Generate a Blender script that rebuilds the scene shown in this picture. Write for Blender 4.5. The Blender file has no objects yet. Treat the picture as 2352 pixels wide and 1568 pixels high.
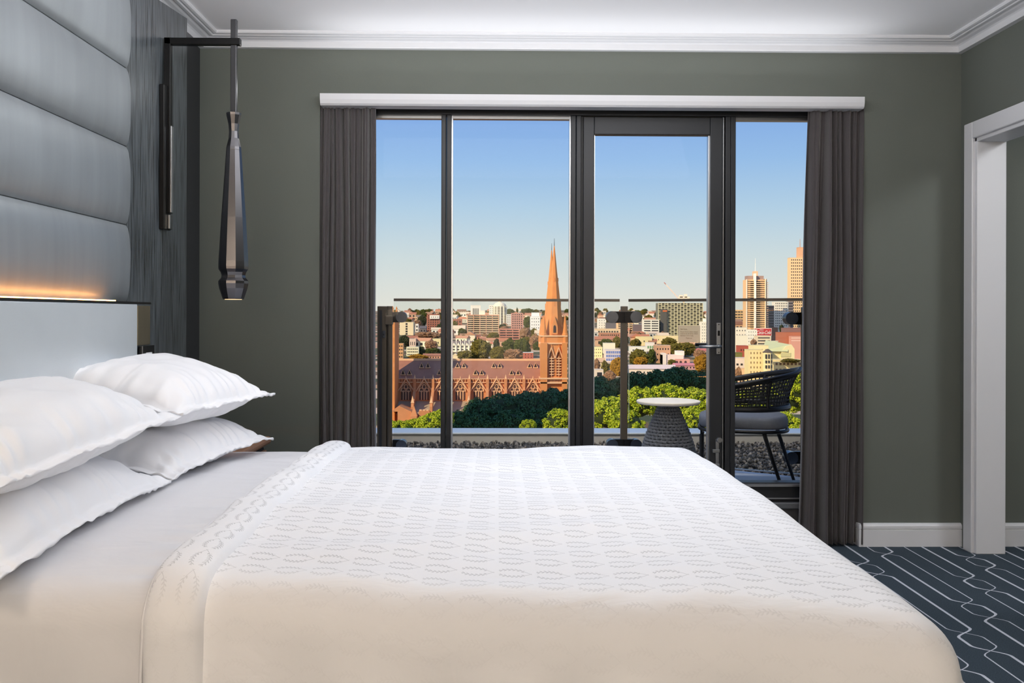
import bpy, bmesh, math, random
from mathutils import Vector, Matrix, Euler, noise as mnoise
from math import sin, cos, pi, radians, hypot

S = bpy.context.scene
COL = S.collection

# ------------------------------------------------------------------ camera
F, PSI, ROLL, CAMH, VH = 2150.0, radians(0.90), radians(0.16), 1.22, 720.0
cam = bpy.data.cameras.new('camera')
cam.sensor_width = 36.0
cam.lens = 36.0 * F / 2352.0
cam.shift_y = -(784.0 - VH) / 2352.0
cam.clip_start, cam.clip_end = 0.05, 8000
camo = bpy.data.objects.new('camera', cam)
COL.objects.link(camo)
camo.matrix_world = (Matrix.Translation((0, 0, CAMH)) @ Matrix.Rotation(-PSI, 4, 'Z')
                     @ Matrix.Rotation(pi / 2, 4, 'X') @ Matrix.Rotation(ROLL, 4, 'Z'))
S.camera = camo

# ------------------------------------------------------------------ view, world, sun, large lights
S.view_settings.view_transform = 'Standard'
S.view_settings.look = 'None'
S.view_settings.gamma = 1.0
S.view_settings.use_curve_mapping = False
S.view_settings.exposure = 0.0
S.cycles.max_bounces = 10
S.cycles.transparent_max_bounces = 24
S.cycles.diffuse_bounces = 6
S.cycles.sample_clamp_indirect = 6.0


def lin(c):
    return tuple(((x / 255.0) / 12.92 if x / 255.0 <= 0.04045 else ((x / 255.0 + 0.055) / 1.055) ** 2.4) for x in c)


W = bpy.data.worlds.new('sky')
S.world = W
W.use_nodes = True
wn = W.node_tree
wn.nodes.clear()
tc = wn.nodes.new('ShaderNodeTexCoord')
sx = wn.nodes.new('ShaderNodeSeparateXYZ')
rp = wn.nodes.new('ShaderNodeValToRGB')
bg = wn.nodes.new('ShaderNodeBackground')
ow = wn.nodes.new('ShaderNodeOutputWorld')
wn.links.new(tc.outputs['Generated'], sx.inputs[0])
wn.links.new(sx.outputs['Z'], rp.inputs[0])
wn.links.new(rp.outputs[0], bg.inputs[0])
wn.links.new(bg.outputs[0], ow.inputs[0])
SKY = [(0.0, (228, 226, 214)), (0.016, (222, 224, 216)), (0.06, (205, 219, 221)), (0.11, (178, 207, 228)),
       (0.16, (150, 189, 231)), (0.21, (131, 171, 228)), (0.5, (122, 163, 226)), (1.0, (112, 152, 220))]
el = rp.color_ramp.elements
while len(el) < len(SKY):
    el.new(0.5)
for e, (p, c) in zip(el, SKY):
    e.position = p
    e.color = lin(c) + (1,)
bg.inputs['Strength'].default_value = 1.0

SUNDIR = Vector((0.61, 0.61, -0.50)).normalized()      # the way the sunlight travels
sl = bpy.data.lights.new('sun', 'SUN')
sl.energy = 4.6
sl.angle = radians(0.6)
sl.color = (1.0, 0.80, 0.56)
so = bpy.data.objects.new('sun', sl)
COL.objects.link(so)
so.rotation_euler = SUNDIR.to_track_quat('-Z', 'Y').to_euler()


def area_light(name, loc, aim, sx_, sy_, watts, col):
    l = bpy.data.lights.new(name, 'AREA')
    l.shape = 'RECTANGLE'
    l.size, l.size_y = sx_, sy_
    l.energy = watts
    l.color = col
    o = bpy.data.objects.new(name, l)
    COL.objects.link(o)
    o.location = loc
    o.rotation_euler = (Vector(aim) - Vector(loc)).to_track_quat('-Z', 'Y').to_euler()
    return o


# unseen lights added to brighten bed and ceiling, and warm fill from the rear
area_light('added_key_light', (0.85, 3.75, 2.45), (0.40, 1.9, 0.75), 2.2, 0.30, 25, (0.94, 0.97, 1.0))  # unseen key light added to imitate daylight from the window side
area_light('ceiling_fill_light', (0.15, 2.95, 2.42), (0.15, 3.2, 2.66), 2.6, 0.5, 31, (0.97, 0.98, 1.0))  # unseen light added to brighten the ceiling, without a fitting
area_light('ceiling_edge_fill', (0.5, 4.83, 2.365), (0.5, 4.42, 2.66), 2.8, 0.03, 5.2, (0.97, 0.98, 1.0))  # strip added above the pelmet to brighten the edge of the ceiling
area_light('warm_rear_fill', (-0.5, -1.0, 2.3), (-0.5, -2.3, 1.2), 2.0, 0.3, 205, (1.0, 0.925, 0.85))  # added warm fill, bounced off the rear wall onto the bed side
area_light('near_bedside_lamp_light', (-1.0, 1.25, 1.22), (-0.75, 1.6, 0.6), 0.12, 0.12, 1.6, (1.0, 0.80, 0.60))
area_light('balcony_fill_light', (0.6, 5.22, 2.75), (0.6, 7.2, 0.2), 2.4, 0.12, 52, (1.0, 0.95, 0.90))  # added to lift the shaded balcony; no lamp is known there
area_light('next_room_fill', (3.5, 3.2, 2.60), (3.4, 4.2, 0.0), 0.6, 0.6, 34, (0.95, 0.97, 1.0))  # added fill, raised to brighten the trim of the opening

# ------------------------------------------------------------------ helpers
cp_, sp_, cr_, sr_ = cos(PSI), sin(PSI), cos(ROLL), sin(ROLL)


def ray(u, v):
    x, y = u - 1176.0, v - VH
    x, y = x * cr_ + y * sr_, -x * sr_ + y * cr_
    a = x / F
    return a * cp_ + sp_, -a * sp_ + cp_, -y / F


def P(u, v, Y):                       # where the sight line through (u, v) stands at depth Y
    d = ray(u, v)
    t = Y / d[1]
    return Vector((d[0] * t, Y, CAMH + d[2] * t))


def PZ(u, v, Z):
    d = ray(u, v)
    t = (Z - CAMH) / d[2]
    return Vector((d[0] * t, d[1] * t, Z))


def PX(u, v, X):
    d = ray(u, v)
    t = X / d[0]
    return Vector((X, d[1] * t, CAMH + d[2] * t))


class NT:
    def __init__(s, nt):
        s.nt = nt

    def n(s, t, **kw):
        x = s.nt.nodes.new(t)
        for k, v in kw.items():
            setattr(x, k, v)
        return x

    def put(s, inp, v):
        if hasattr(v, 'links') or hasattr(v, 'is_output'):
            s.nt.links.new(v, inp)
        else:
            inp.default_value = v

    def m(s, op, a, b=0.0, c=0.0, clamp=False):
        x = s.n('ShaderNodeMath', operation=op, use_clamp=clamp)
        s.put(x.inputs[0], a)
        s.put(x.inputs[1], b)
        s.put(x.inputs[2], c)
        return x.outputs[0]

    def mix(s, f, a, b):
        x = s.n('ShaderNodeMix', data_type='RGBA')
        s.put(x.inputs[0], f)
        s.put(x.inputs[6], a)
        s.put(x.inputs[7], b)
        return x.outputs[2]


MATS = {}


def mat(name, col, rough=0.6, metal=0.0, var=0.12, scale=8.0, bump=0.0, bscale=60.0, stretch=(1, 1, 1), spec=0.5,
        sheen=0.0, coat=0.0, aniso=0.0, emit=None, estr=0.0, trans=0.0):
    """plain surface with noise variation in colour and, if asked, fine relief"""
    if name in MATS:
        return MATS[name]
    m = bpy.data.materials.new(name)
    m.use_nodes = True
    t = NT(m.node_tree)
    b = m.node_tree.nodes['Principled BSDF']
    c = lin(col) if max(col) > 1.0 else col
    tcn = t.n('ShaderNodeTexCoord')
    mp = t.n('ShaderNodeMapping')
    mp.inputs['Scale'].default_value = stretch
    m.node_tree.links.new(tcn.outputs['Object'], mp.inputs[0])
    if var > 0:
        nz = t.n('ShaderNodeTexNoise')
        nz.inputs['Scale'].default_value = scale
        nz.inputs['Detail'].default_value = 4
        m.node_tree.links.new(mp.outputs[0], nz.inputs['Vector'])
        lo = tuple(max(0, x * (1 - var)) for x in c) + (1,)
        hi = tuple(min(1, x * (1 + var)) for x in c) + (1,)
        m.node_tree.links.new(t.mix(nz.outputs['Fac'], lo, hi), b.inputs['Base Color'])
    else:
        b.inputs['Base Color'].default_value = tuple(c) + (1,)
    b.inputs['Roughness'].default_value = rough
    b.inputs['Metallic'].default_value = metal
    b.inputs['Specular IOR Level'].default_value = spec
    if sheen:
        b.inputs['Sheen Weight'].default_value = sheen
    if coat:
        b.inputs['Coat Weight'].default_value = coat
    if trans:
        b.inputs['Subsurface Weight'].default_value = 0.0
    if aniso:
        b.inputs['Anisotropic'].default_value = aniso
    if emit:
        b.inputs['Emission Color'].default_value = lin(emit) + (1,)
        b.inputs['Emission Strength'].default_value = estr
    if bump > 0:
        nb = t.n('ShaderNodeTexNoise')
        nb.inputs['Scale'].default_value = bscale
        nb.inputs['Detail'].default_value = 3
        m.node_tree.links.new(mp.outputs[0], nb.inputs['Vector'])
        bp = t.n('ShaderNodeBump')
        bp.inputs['Strength'].default_value = bump
        bp.inputs['Distance'].default_value = 0.01
        m.node_tree.links.new(nb.outputs['Fac'], bp.inputs['Height'])
        m.node_tree.links.new(bp.outputs[0], b.inputs['Normal'])
    MATS[name] = m
    return m


class MB:
    """collects geometry in world space, links it as one mesh object"""

    def __init__(s):
        s.v, s.f, s.uv = [], [], None

    def add(s, vs, fs):
        o = len(s.v)
        s.v += [tuple(x) for x in vs]
        s.f += [tuple(i + o for i in q) for q in fs]
        return s

    def box(s, x0, x1, y0, y1, z0, z1):
        if x0 > x1: x0, x1 = x1, x0
        if y0 > y1: y0, y1 = y1, y0
        if z0 > z1: z0, z1 = z1, z0
        return s.add([(x0, y0, z0), (x1, y0, z0), (x1, y1, z0), (x0, y1, z0), (x0, y0, z1), (x1, y0, z1), (x1, y1, z1), (x0, y1, z1)],
                     [(0, 3, 2, 1), (4, 5, 6, 7), (0, 1, 5, 4), (1, 2, 6, 5), (2, 3, 7, 6), (3, 0, 4, 7)])

    def bbox(s, x0, x1, y0, y1, z0, z1, b=0.004):
        """box with bevelled edges"""
        bm = bmesh.new()
        bmesh.ops.create_cube(bm, size=1.0)
        for q in bm.verts:
            q.co = Vector(((x0 + x1) / 2 + q.co.x * (x1 - x0), (y0 + y1) / 2 + q.co.y * (y1 - y0), (z0 + z1) / 2 + q.co.z * (z1 - z0)))
        bmesh.ops.bevel(bm, geom=list(bm.edges), offset=b, segments=2, affect='EDGES', profile=0.5)
        bm.verts.index_update()
        s.add([q.co for q in bm.verts], [[q.index for q in f.verts] for f in bm.faces])
        bm.free()
        return s

    def prism(s, poly, y0, y1, axis='y'):
        """polygon given in two coordinates, drawn out along the third"""
        n = len(poly)
        def pt(a, b, c):
            return {'y': (a, c, b), 'x': (c, a, b), 'z': (a, b, c)}[axis]
        vs = [pt(a, b, y0) for a, b in poly] + [pt(a, b, y1) for a, b in poly]
        fs = [tuple(range(n)), tuple(range(2 * n - 1, n - 1, -1))]
        fs += [(i, i + n, (i + 1) % n + n, (i + 1) % n) for i in range(n)]
        return s.add(vs, fs)

    def tube(s, pts, r, seg=8, closed=False, caps=True):
        pts = [Vector(p) for p in pts]
        n = len(pts)
        rs = r if isinstance(r, (list, tuple)) else [r] * n
        vs, fs = [], []
        up = Vector((0, 0, 1))
        for i, p in enumerate(pts):
            a = pts[(i - 1) % n] if (closed or i > 0) else p
            b = pts[(i + 1) % n] if (closed or i < n - 1) else p
            d = (b - a).normalized()
            k = up if abs(d.dot(up)) < 0.95 else Vector((1, 0, 0))
            e1 = d.cross(k).normalized()
            e2 = d.cross(e1).normalized()
            for j in range(seg):
                t = 2 * pi * j / seg
                vs.append(p + (e1 * cos(t) + e2 * sin(t)) * rs[i])
        m = n if closed else n - 1
        for i in range(m):
            for j in range(seg):
                a0, a1 = i * seg + j, i * seg + (j + 1) % seg
                b0, b1 = ((i + 1) % n) * seg + j, ((i + 1) % n) * seg + (j + 1) % seg
                fs.append((a0, b0, b1, a1))
        if caps and not closed:
            fs.append(tuple(range(seg)))
            fs.append(tuple(range(n * seg - 1, (n - 1) * seg - 1, -1)))
        return s.add(vs, fs)

    def lathe(s, prof, c, seg=24, rot=0.0, axis='z'):
        """prof: list of (radius, height)"""
        vs, fs = [], []
        for r, h in prof:
            for j in range(seg):
                t = 2 * pi * j / seg + rot
                a, b = r * cos(t), r * sin(t)
                vs.append({'z': (c[0] + a, c[1] + b, c[2] + h), 'y': (c[0] + a, c[1] + h, c[2] + b), 'x': (c[0] + h, c[1] + a, c[2] + b)}[axis])
        for i in range(len(prof) - 1):
            for j in range(seg):
                fs.append((i * seg + j, i * seg + (j + 1) % seg, (i + 1) * seg + (j + 1) % seg, (i + 1) * seg + j))
        fs.append(tuple(range(seg - 1, -1, -1)))
        fs.append(tuple(range((len(prof) - 1) * seg, len(prof) * seg)))
        return s.add(vs, fs)

    def grid(s, fn, nu, nv, flip=False):
        """fn(i, j) -> point; returns first index"""
        o = len(s.v)
        for i in range(nu):
            for j in range(nv):
                s.v.append(tuple(fn(i, j)))
        for i in range(nu - 1):
            for j in range(nv - 1):
                q = (o + i * nv + j, o + (i + 1) * nv + j, o + (i + 1) * nv + j + 1, o + i * nv + j + 1)
                s.f.append(q[::-1] if flip else q)
        return o

    def build(s, name, m, parent=None, smooth=False, fix=True, base=True):
        me = bpy.data.meshes.new(name)
        off = Vector((0, 0, 0))
        if parent is None and base and s.v:
            xs, ys, zs = zip(*s.v)
            off = Vector(((min(xs) + max(xs)) / 2, (min(ys) + max(ys)) / 2, min(zs)))
            vs = [(a - off.x, b - off.y, c - off.z) for a, b, c in s.v]
        else:
            vs = s.v
        me.from_pydata(vs, [], s.f)
        if fix:
            bm = bmesh.new()
            bm.from_mesh(me)
            bmesh.ops.recalc_face_normals(bm, faces=bm.faces)
            bm.to_mesh(me)
            bm.free()
        me.materials.append(m)
        if smooth:
            for p in me.polygons:
                p.use_smooth = True
        o = bpy.data.objects.new(name, me)
        COL.objects.link(o)
        if parent is None:
            o.location = off
        else:
            o.parent = parent
            if parent.type == 'EMPTY' and not parent.parent:
                o.location = -Vector(parent.location)
        return o


def tag(o, label=None, cat=None, group=None, kind=None):
    if label: o['label'] = label
    if cat: o['category'] = cat
    if group: o['group'] = group
    if kind: o['kind'] = kind
    return o


def empty(name, loc, label=None, cat=None, group=None, kind=None):
    o = bpy.data.objects.new(name, None)
    COL.objects.link(o)
    o.location = loc
    o.empty_display_size = 0.2
    return tag(o, label, cat, group, kind)


def auto_smooth(o, ang=35):
    for p in o.data.polygons:
        p.use_smooth = True
    try:
        o.data.set_sharp_from_angle(angle=radians(ang))
    except Exception:
        pass
    return o


def text_mesh(name, txt, size, loc, m, parent, align='LEFT', extrude=0.0004, shear=0.0, rot=(pi / 2, 0, 0), bold=0.0, fit=None):
    cu = bpy.data.curves.new(name, 'FONT')
    cu.body = txt
    cu.size = size
    cu.extrude = extrude
    cu.align_x = align
    cu.shear = shear
    cu.offset = bold
    cu.resolution_u = 2
    t = bpy.data.objects.new(name + '_curve', cu)
    COL.objects.link(t)
    dg = bpy.context.evaluated_depsgraph_get()
    me = bpy.data.meshes.new_from_object(t.evaluated_get(dg))
    bpy.data.objects.remove(t)
    bpy.data.curves.remove(cu)
    me.materials.clear()
    me.materials.append(m)
    if fit:
        xs = [v.co.x for v in me.vertices]
        me.transform(Matrix.Diagonal((fit / (max(xs) - min(xs)), 1, 1, 1)))
    me.transform(Matrix.Translation(loc) @ Euler(rot).to_matrix().to_4x4())
    o = bpy.data.objects.new(name, me)
    COL.objects.link(o)
    if parent:
        o.parent = parent
        if parent.type == 'EMPTY' and not parent.parent:
            o.location = -Vector(parent.location)
    return o

# ------------------------------------------------------------------ materials of the room
GREEN = mat('green_wall_paint', (98, 103, 96), 0.75, var=0.05, scale=3, bump=0.06, bscale=220)
CHARC = mat('charcoal_wall_paint', (52, 53, 55), 0.7, var=0.06, bump=0.05, bscale=200)
WHITE = mat('white_paint', (216, 217, 221), 0.5, var=0.02, scale=3)
CEIL = mat('white_ceiling_paint', (244, 244, 247), 0.8, var=0.015, scale=2)
FRAME = mat('anodised_grey_frame', (42, 44, 48), 0.42, metal=0.35, var=0.06, scale=20)
FRAME2 = mat('dark_frame_groove', (30, 31, 34), 0.5, metal=0.2, var=0.05)
ALU = mat('bright_aluminium', (190, 192, 196), 0.3, metal=0.9, var=0.05, scale=30)
STEEL = mat('brushed_steel', (160, 162, 165), 0.32, metal=1.0, var=0.06, scale=40, stretch=(1, 1, 12))
BLACKM = mat('black_metal', (17, 17, 18), 0.34, metal=0.6, var=0.08)


def glass_material(name, tint, refl):
    m = bpy.data.materials.new(name)
    m.use_nodes = True
    nt = m.node_tree
    nt.nodes.clear()
    t = NT(nt)
    o = t.n('ShaderNodeOutputMaterial')
    mx = t.n('ShaderNodeMixShader')
    tr = t.n('ShaderNodeBsdfTransparent')
    gl = t.n('ShaderNodeBsdfGlossy')
    fr = t.n('ShaderNodeFresnel')
    fr.inputs['IOR'].default_value = 1.45
    tr.inputs[0].default_value = tint + (1,)
    gl.inputs['Roughness'].default_value = 0.0
    nt.links.new(t.m('MULTIPLY', fr.outputs[0], refl), mx.inputs[0])
    nt.links.new(tr.outputs[0], mx.inputs[1])
    nt.links.new(gl.outputs[0], mx.inputs[2])
    nt.links.new(mx.outputs[0], o.inputs[0])
    return m


GLASS = glass_material('window_glass', (1.0, 1.0, 1.0), 0.04)
BGLASS = glass_material('balustrade_glass', (0.94, 0.96, 0.95), 0.4)


def carpet_material():
    m = bpy.data.materials.new('carpet_with_twisted_lines')
    m.use_nodes = True
    nt = m.node_tree
    t = NT(nt)
    b = nt.nodes['Principled BSDF']
    g = t.n('ShaderNodeNewGeometry')
    s = t.n('ShaderNodeSeparateXYZ')
    nt.links.new(g.outputs['Position'], s.inputs[0])
    X, Y = s.outputs[0], s.outputs[1]
    per = 0.1965
    xr = t.m('DIVIDE', t.m('SUBTRACT', X, 1.60), per)
    k = t.m('FLOOR', t.m('ADD', xr, 0.5))
    lx = t.m('MULTIPLY', t.m('SUBTRACT', xr, k), per)
    ph = t.m('ADD', t.m('MULTIPLY', k, 0.37), 0.10)
    ty = t.m('SUBTRACT', t.m('FRACT', t.m('ADD', t.m('SUBTRACT', Y, ph), 0.5)), 0.5)
    a = t.m('ABSOLUTE', ty)
    gg = t.m('MAXIMUM', t.m('MINIMUM', t.m('DIVIDE', t.m('SUBTRACT', a, 0.095), 0.055), 1.0), -1.0)
    gg = t.m('MULTIPLY', gg, t.m('SUBTRACT', 1.5, t.m('MULTIPLY', t.m('MULTIPLY', gg, gg), 0.5)))
    off = t.m('MULTIPLY', gg, 0.047)
    par = t.m('MODULO', t.m('ABSOLUTE', k), 2.0)
    wa = t.m('ADD', 0.0022, t.m('MULTIPLY', par, 0.0030))
    wb = t.m('SUBTRACT', 0.0052, t.m('MULTIPLY', par, 0.0030))
    da = t.m('ABSOLUTE', t.m('SUBTRACT', lx, off))
    db = t.m('ABSOLUTE', t.m('ADD', lx, off))
    def line(d, w):
        return t.m('SUBTRACT', 1.0, t.m('DIVIDE', t.m('MAXIMUM', t.m('SUBTRACT', d, w), 0.0), 0.0018), clamp=True)
    msk = t.m('MAXIMUM', line(da, wa), line(db, wb))
    nz = t.n('ShaderNodeTexNoise')
    nz.inputs['Scale'].default_value = 260
    nz.inputs['Detail'].default_value = 3
    nt.links.new(g.outputs['Position'], nz.inputs['Vector'])
    base = t.mix(nz.outputs['Fac'], lin((24, 31, 38)) + (1,), lin((84, 97, 108)) + (1,))
    linec = t.mix(nz.outputs['Fac'], lin((168, 172, 184)) + (1,), lin((226, 228, 236)) + (1,))
    nt.links.new(t.mix(msk, base, linec), b.inputs['Base Color'])
    b.inputs['Roughness'].default_value = 0.95
    b.inputs['Specular IOR Level'].default_value = 0.1
    bp = t.n('ShaderNodeBump')
    bp.inputs['Strength'].default_value = 0.6
    bp.inputs['Distance'].default_value = 0.004
    nt.links.new(nz.outputs['Fac'], bp.inputs['Height'])
    nt.links.new(bp.outputs[0], b.inputs['Normal'])
    return m


CARPET = carpet_material()

# ------------------------------------------------------------------ room shell
XL, XR, YW, ZC = -1.555, 2.449, 4.91, 2.66
YB = -2.3
OX0, OX1, OZ1 = -0.93, 1.925, 2.345          # opening in the window wall
X2 = 4.4                                      # far side of the next room


def struct(name, mb, m, parent=None, **k):
    o = mb.build(name, m, parent, **k)
    if parent is None:
        o['kind'] = 'structure'
    return o


struct('floor', MB().box(XL - 0.15, X2 + 0.1, YB - 0.15, 5.16, -0.18, 0.0), CARPET, base=False)
struct('ceiling', MB().box(XL - 0.15, X2 + 0.1, YB - 0.15, 5.16, ZC, ZC + 0.2), CEIL)
struct('wall_left', MB().box(XL - 0.15, XL, YB - 0.15, 5.16, 0, ZC), CHARC)
w = MB()
w.box(XL, OX0, YW, 5.16, 0, ZC).box(OX1, X2, YW, 5.16, 0, ZC).box(OX0, OX1, YW, 5.16, OZ1, ZC)
struct('wall_front', w, GREEN)
struct('wall_rear', MB().box(XL, X2, YB - 0.15, YB, 0, ZC), mat('cream_wall_paint', (226, 214, 196), 0.8, var=0.03))
DY0, DY1, DZ = 3.55, 4.765, 2.135               # opening to the next room, in the right wall
w = MB()
w.box(XR, XR + 0.14, YB, DY0, 0, ZC).box(XR, XR + 0.14, DY0, DY1, DZ, ZC).box(XR, XR + 0.14, DY1, YW, 0, ZC)
struct('wall_right', w, GREEN)
struct('wall_next_room', MB().box(X2, X2 + 0.1, YB, YW, 0, ZC).box(XR + 0.14, X2, 2.0, 2.1, 0, ZC), GREEN)

# cornice, one mitred run along three walls
prof = [(0, 2.598), (0.030, 2.598), (0.032, 2.604), (0.032, 2.628), (0.040, 2.634), (0.060, 2.637), (0.076, 2.645), (0.080, 2.640),
        (0.094, 2.640), (0.098, 2.646), (0.104, 2.646), (0.108, 2.643), (0.120, 2.646), (0.124, 2.653), (0.124, ZC), (0, ZC)]


def run(prof, path):
    mb = MB()
    n = len(prof)
    vs = [f(d, z) for f in path for d, z in prof]
    fs = []
    for i in range(len(path) - 1):
        for j in range(n):
            k = (j + 1) % n
            fs.append((i * n + j, i * n + k, (i + 1) * n + k, (i + 1) * n + j))
    fs.append(tuple(range(n)))
    fs.append(tuple(range(len(path) * n - 1, (len(path) - 1) * n - 1, -1)))
    return mb.add(vs, fs)


struct('trim_1', run(prof, [lambda d, z: (XL + d, YB, z), lambda d, z: (XL + d, YW - d, z), lambda d, z: (XR - d, YW - d, z), lambda d, z: (XR - d, YB, z)]), WHITE)

# skirting boards with a small capping moulding
bprof = [(0, 0), (0.020, 0), (0.020, 0.088), (0.017, 0.090), (0.017, 0.092), (0.021, 0.094), (0.021, 0.108), (0.015, 0.118), (0.008, 0.122), (0, 0.122)]
struct('baseboard_front', run(bprof, [lambda d, z: (OX1 - d, 5.02, z), lambda d, z: (OX1 - d, YW - d, z), lambda d, z: (XR, YW - d, z)]), WHITE)
struct('baseboard_left', run(bprof, [lambda d, z: (XL + d, 4.40, z), lambda d, z: (XL + d, YW - d, z), lambda d, z: (OX0 + d, YW - d, z), lambda d, z: (OX0 + d, 5.02, z)]), WHITE)
struct('baseboard_next_room', run(bprof, [lambda d, z: (XR + 0.14, YW - d, z), lambda d, z: (X2, YW - d, z)]), WHITE)
struct('baseboard_right', run(bprof, [lambda d, z: (XR - d, DY0 - 0.09, z), lambda d, z: (XR - d, YB, z)]), WHITE)

# lining and architrave of the opening in the right wall
d2 = empty('door_2', (XR, (DY0 + DY1) / 2, 0), kind='structure')
mb = MB()
mb.bbox(XR - 0.006, XR + 0.146, DY1 - 0.032, DY1, 0, DZ, 0.004)
mb.build('jamb', WHITE, d2)
MB().bbox(XR - 0.006, XR + 0.146, DY0, DY0 + 0.032, 0, DZ, 0.004).build('jamb', WHITE, d2)
MB().bbox(XR - 0.006, XR + 0.146, DY0, DY1, DZ - 0.032, DZ, 0.004).build('head_lining', WHITE, d2)
aw = 0.085
for nm, yy0, yy1, z0, z1 in (('architrave', DY1 - 0.012, DY1 - 0.012 + aw, 0, DZ + aw - 0.012), ('architrave', DY0 - aw + 0.012, DY0 + 0.012, 0, DZ + aw - 0.012),
                             ('architrave', DY0 + 0.012, DY1 - 0.012, DZ - 0.012, DZ + aw - 0.012)):
    MB().bbox(XR - 0.022, XR, yy0, yy1, z0, z1, 0.005).build(nm, WHITE, d2)

# ------------------------------------------------------------------ balcony doors and window
YF0, YF1 = 5.03, 5.11                        # depth of the frame


def fbox(u0, u1, v0, v1, y0=YF0, y1=YF1, vref=600, uref=1176, b=0.003):
    """bevelled bar whose front is y0, edges given in the photograph"""
    x0, x1 = P(u0, vref, y0).x, P(u1, vref, y0).x
    z1, z0 = P(uref, v0, y0).z, P(uref, v1, y0).z
    return MB().bbox(x0, x1, y0, y1, z0, z1, b)


ZH = P(1176, 264, YF0).z
ZS = 0.205
win = empty('window_1', (0.5, YF0, ZS), kind='structure')
xw0, xw1 = OX0, OX1
zgl0 = P(1750, 1108, YF0).z
MB().bbox(xw0, xw1, YF0, YF1, ZH, OZ1 + 0.03, 0.003).build('frame_head', FRAME, win)
MB().bbox(xw0, xw0 + 0.05, YF0, YF1, ZS, ZH, 0.003).build('frame_jamb', FRAME, win)
MB().bbox(xw1 - 0.05, xw1, YF0, YF1, ZS, ZH, 0.003).build('frame_jamb', FRAME, win)
XM0, XM1 = P(1013, 600, YF0).x, P(1036, 600, YF0).x
mb = MB().bbox(XM0, (XM0 + XM1) / 2 - 0.002, YF0, YF1, ZS, ZH, 0.003)
mb.bbox((XM0 + XM1) / 2 + 0.002, XM1, YF0 + 0.004, YF1, ZS, ZH, 0.003)
mb.build('mullion', FRAME, win)
MB().box(XM1, XM1 + 0.007, YF0 + 0.03, YF1, ZS, ZH).build('glazing_bead', ALU, win)
XA = [P(u, 600, YF0).x for u in (1311, 1323, 1335, 1340, 1365, 1632, 1660, 1666, 1690)]
MB().box(XA[0] - 0.006, XA[0], YF0 + 0.03, YF1, ZS, ZH).build('glazing_bead', ALU, win)
mb = MB().bbox(XA[0], XA[1] - 0.002, YF0, YF1, ZS, ZH, 0.003)
mb.bbox(XA[1] + 0.001, XA[2] - 0.001, YF0 + 0.006, YF1, ZS, ZH, 0.003)
mb.build('door_post', FRAME, win)
mb = MB().bbox(XA[7], (XA[7] + XA[8]) / 2, YF0, YF1, ZS, ZH, 0.003)
mb.bbox((XA[7] + XA[8]) / 2 + 0.002, XA[8], YF0 + 0.004, YF1, ZS, ZH, 0.003)
mb.build('door_post', FRAME, win)
for a, b in ((XA[2] - 0.002, XA[3] + 0.002), (XA[6] - 0.001, XA[7] + 0.001)):
    MB().box(a, b, YF0 + 0.03, YF1, ZS, ZH).build('frame_rebate', FRAME2, win)
# inner head trims, the lighter strip right over the panes
for a, b in ((xw0 + 0.05, XM0), (XM1 + 0.007, XA[0] - 0.006), (XA[8], xw1 - 0.05)):
    MB().box(a, b, YF0 + 0.035, YF1, P(1176, 273, YF0 + 0.035).z, ZH).build('glazing_bead', STEEL, win)
    MB().bbox(a, b, YF0 + 0.004, YF1, ZS, zgl0, 0.003).build('frame_sill', FRAME, win)
    MB().box(a, b, YF0 - 0.012, YF0 + 0.004, zgl0 - 0.020, zgl0 - 0.006).build('glazing_bead', ALU, win)
    MB().box(a, b, YF0 + 0.045, YF0 + 0.053, zgl0 - 0.002, ZH - 0.002).build('pane', GLASS, win)
# threshold ledge and plinth under the frame
struct('trim_2', MB().bbox(OX0, OX1, YF0 - 0.032, YF0 + 0.004, ZS - 0.030, ZS + 0.004, 0.006), mat('sill_metal', (120, 123, 128), 0.35, metal=0.5, var=0.05))
struct('wall_plinth', MB().box(OX0, OX1, YF0 - 0.02, 5.16, 0.0, ZS), mat('plinth_paint', (58, 58, 60), 0.6, var=0.05))
MB().bbox(XA[7] + 0.01, xw1 - 0.05, YF0 - 0.010, YF0 + 0.004, ZS + 0.020, ZS + 0.026, 0.001).build('glazing_bead', ALU, win)

door = empty('door_1', ((XA[2] + XA[6]) / 2, YF0, ZS), kind='structure')
ZD = P(1500, 309, YF0 + 0.012).z
y0, y1 = YF0 + 0.012, YF0 + 0.066
MB().bbox(XA[3], XA[4], y0, y1, ZS + 0.02, ZH - 0.004, 0.003).build('stile', FRAME, door)
MB().bbox(XA[5], XA[6], y0 - 0.004, y1, ZS + 0.02, ZH - 0.004, 0.003).build('stile', FRAME, door)
MB().bbox(XA[4], XA[5], y0, y1, ZD, ZH - 0.004, 0.003).build('top_rail', FRAME, door)
MB().bbox(XA[4], XA[5], y0, y1, ZS + 0.02, ZS + 0.17, 0.003).build('bottom_rail', FRAME, door)
MB().box(XA[6] + 0.001, XA[6] + 0.006, y0 - 0.006, y1, ZS + 0.02, ZH - 0.004).build('seal', STEEL, door)
MB().box(XA[4], XA[4] + 0.005, y0 + 0.02, y1, ZS + 0.17, ZD).build('glazing_bead', ALU, door)
MB().box(XA[5] - 0.007, XA[5], y0 + 0.02, y1, ZS + 0.17, ZD).build('glazing_bead', ALU, door)
MB().box(XA[4] + 0.004, XA[5] - 0.006, y0 + 0.026, y0 + 0.034, ZS + 0.165, ZD + 0.005).build('pane', GLASS, door)
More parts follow.
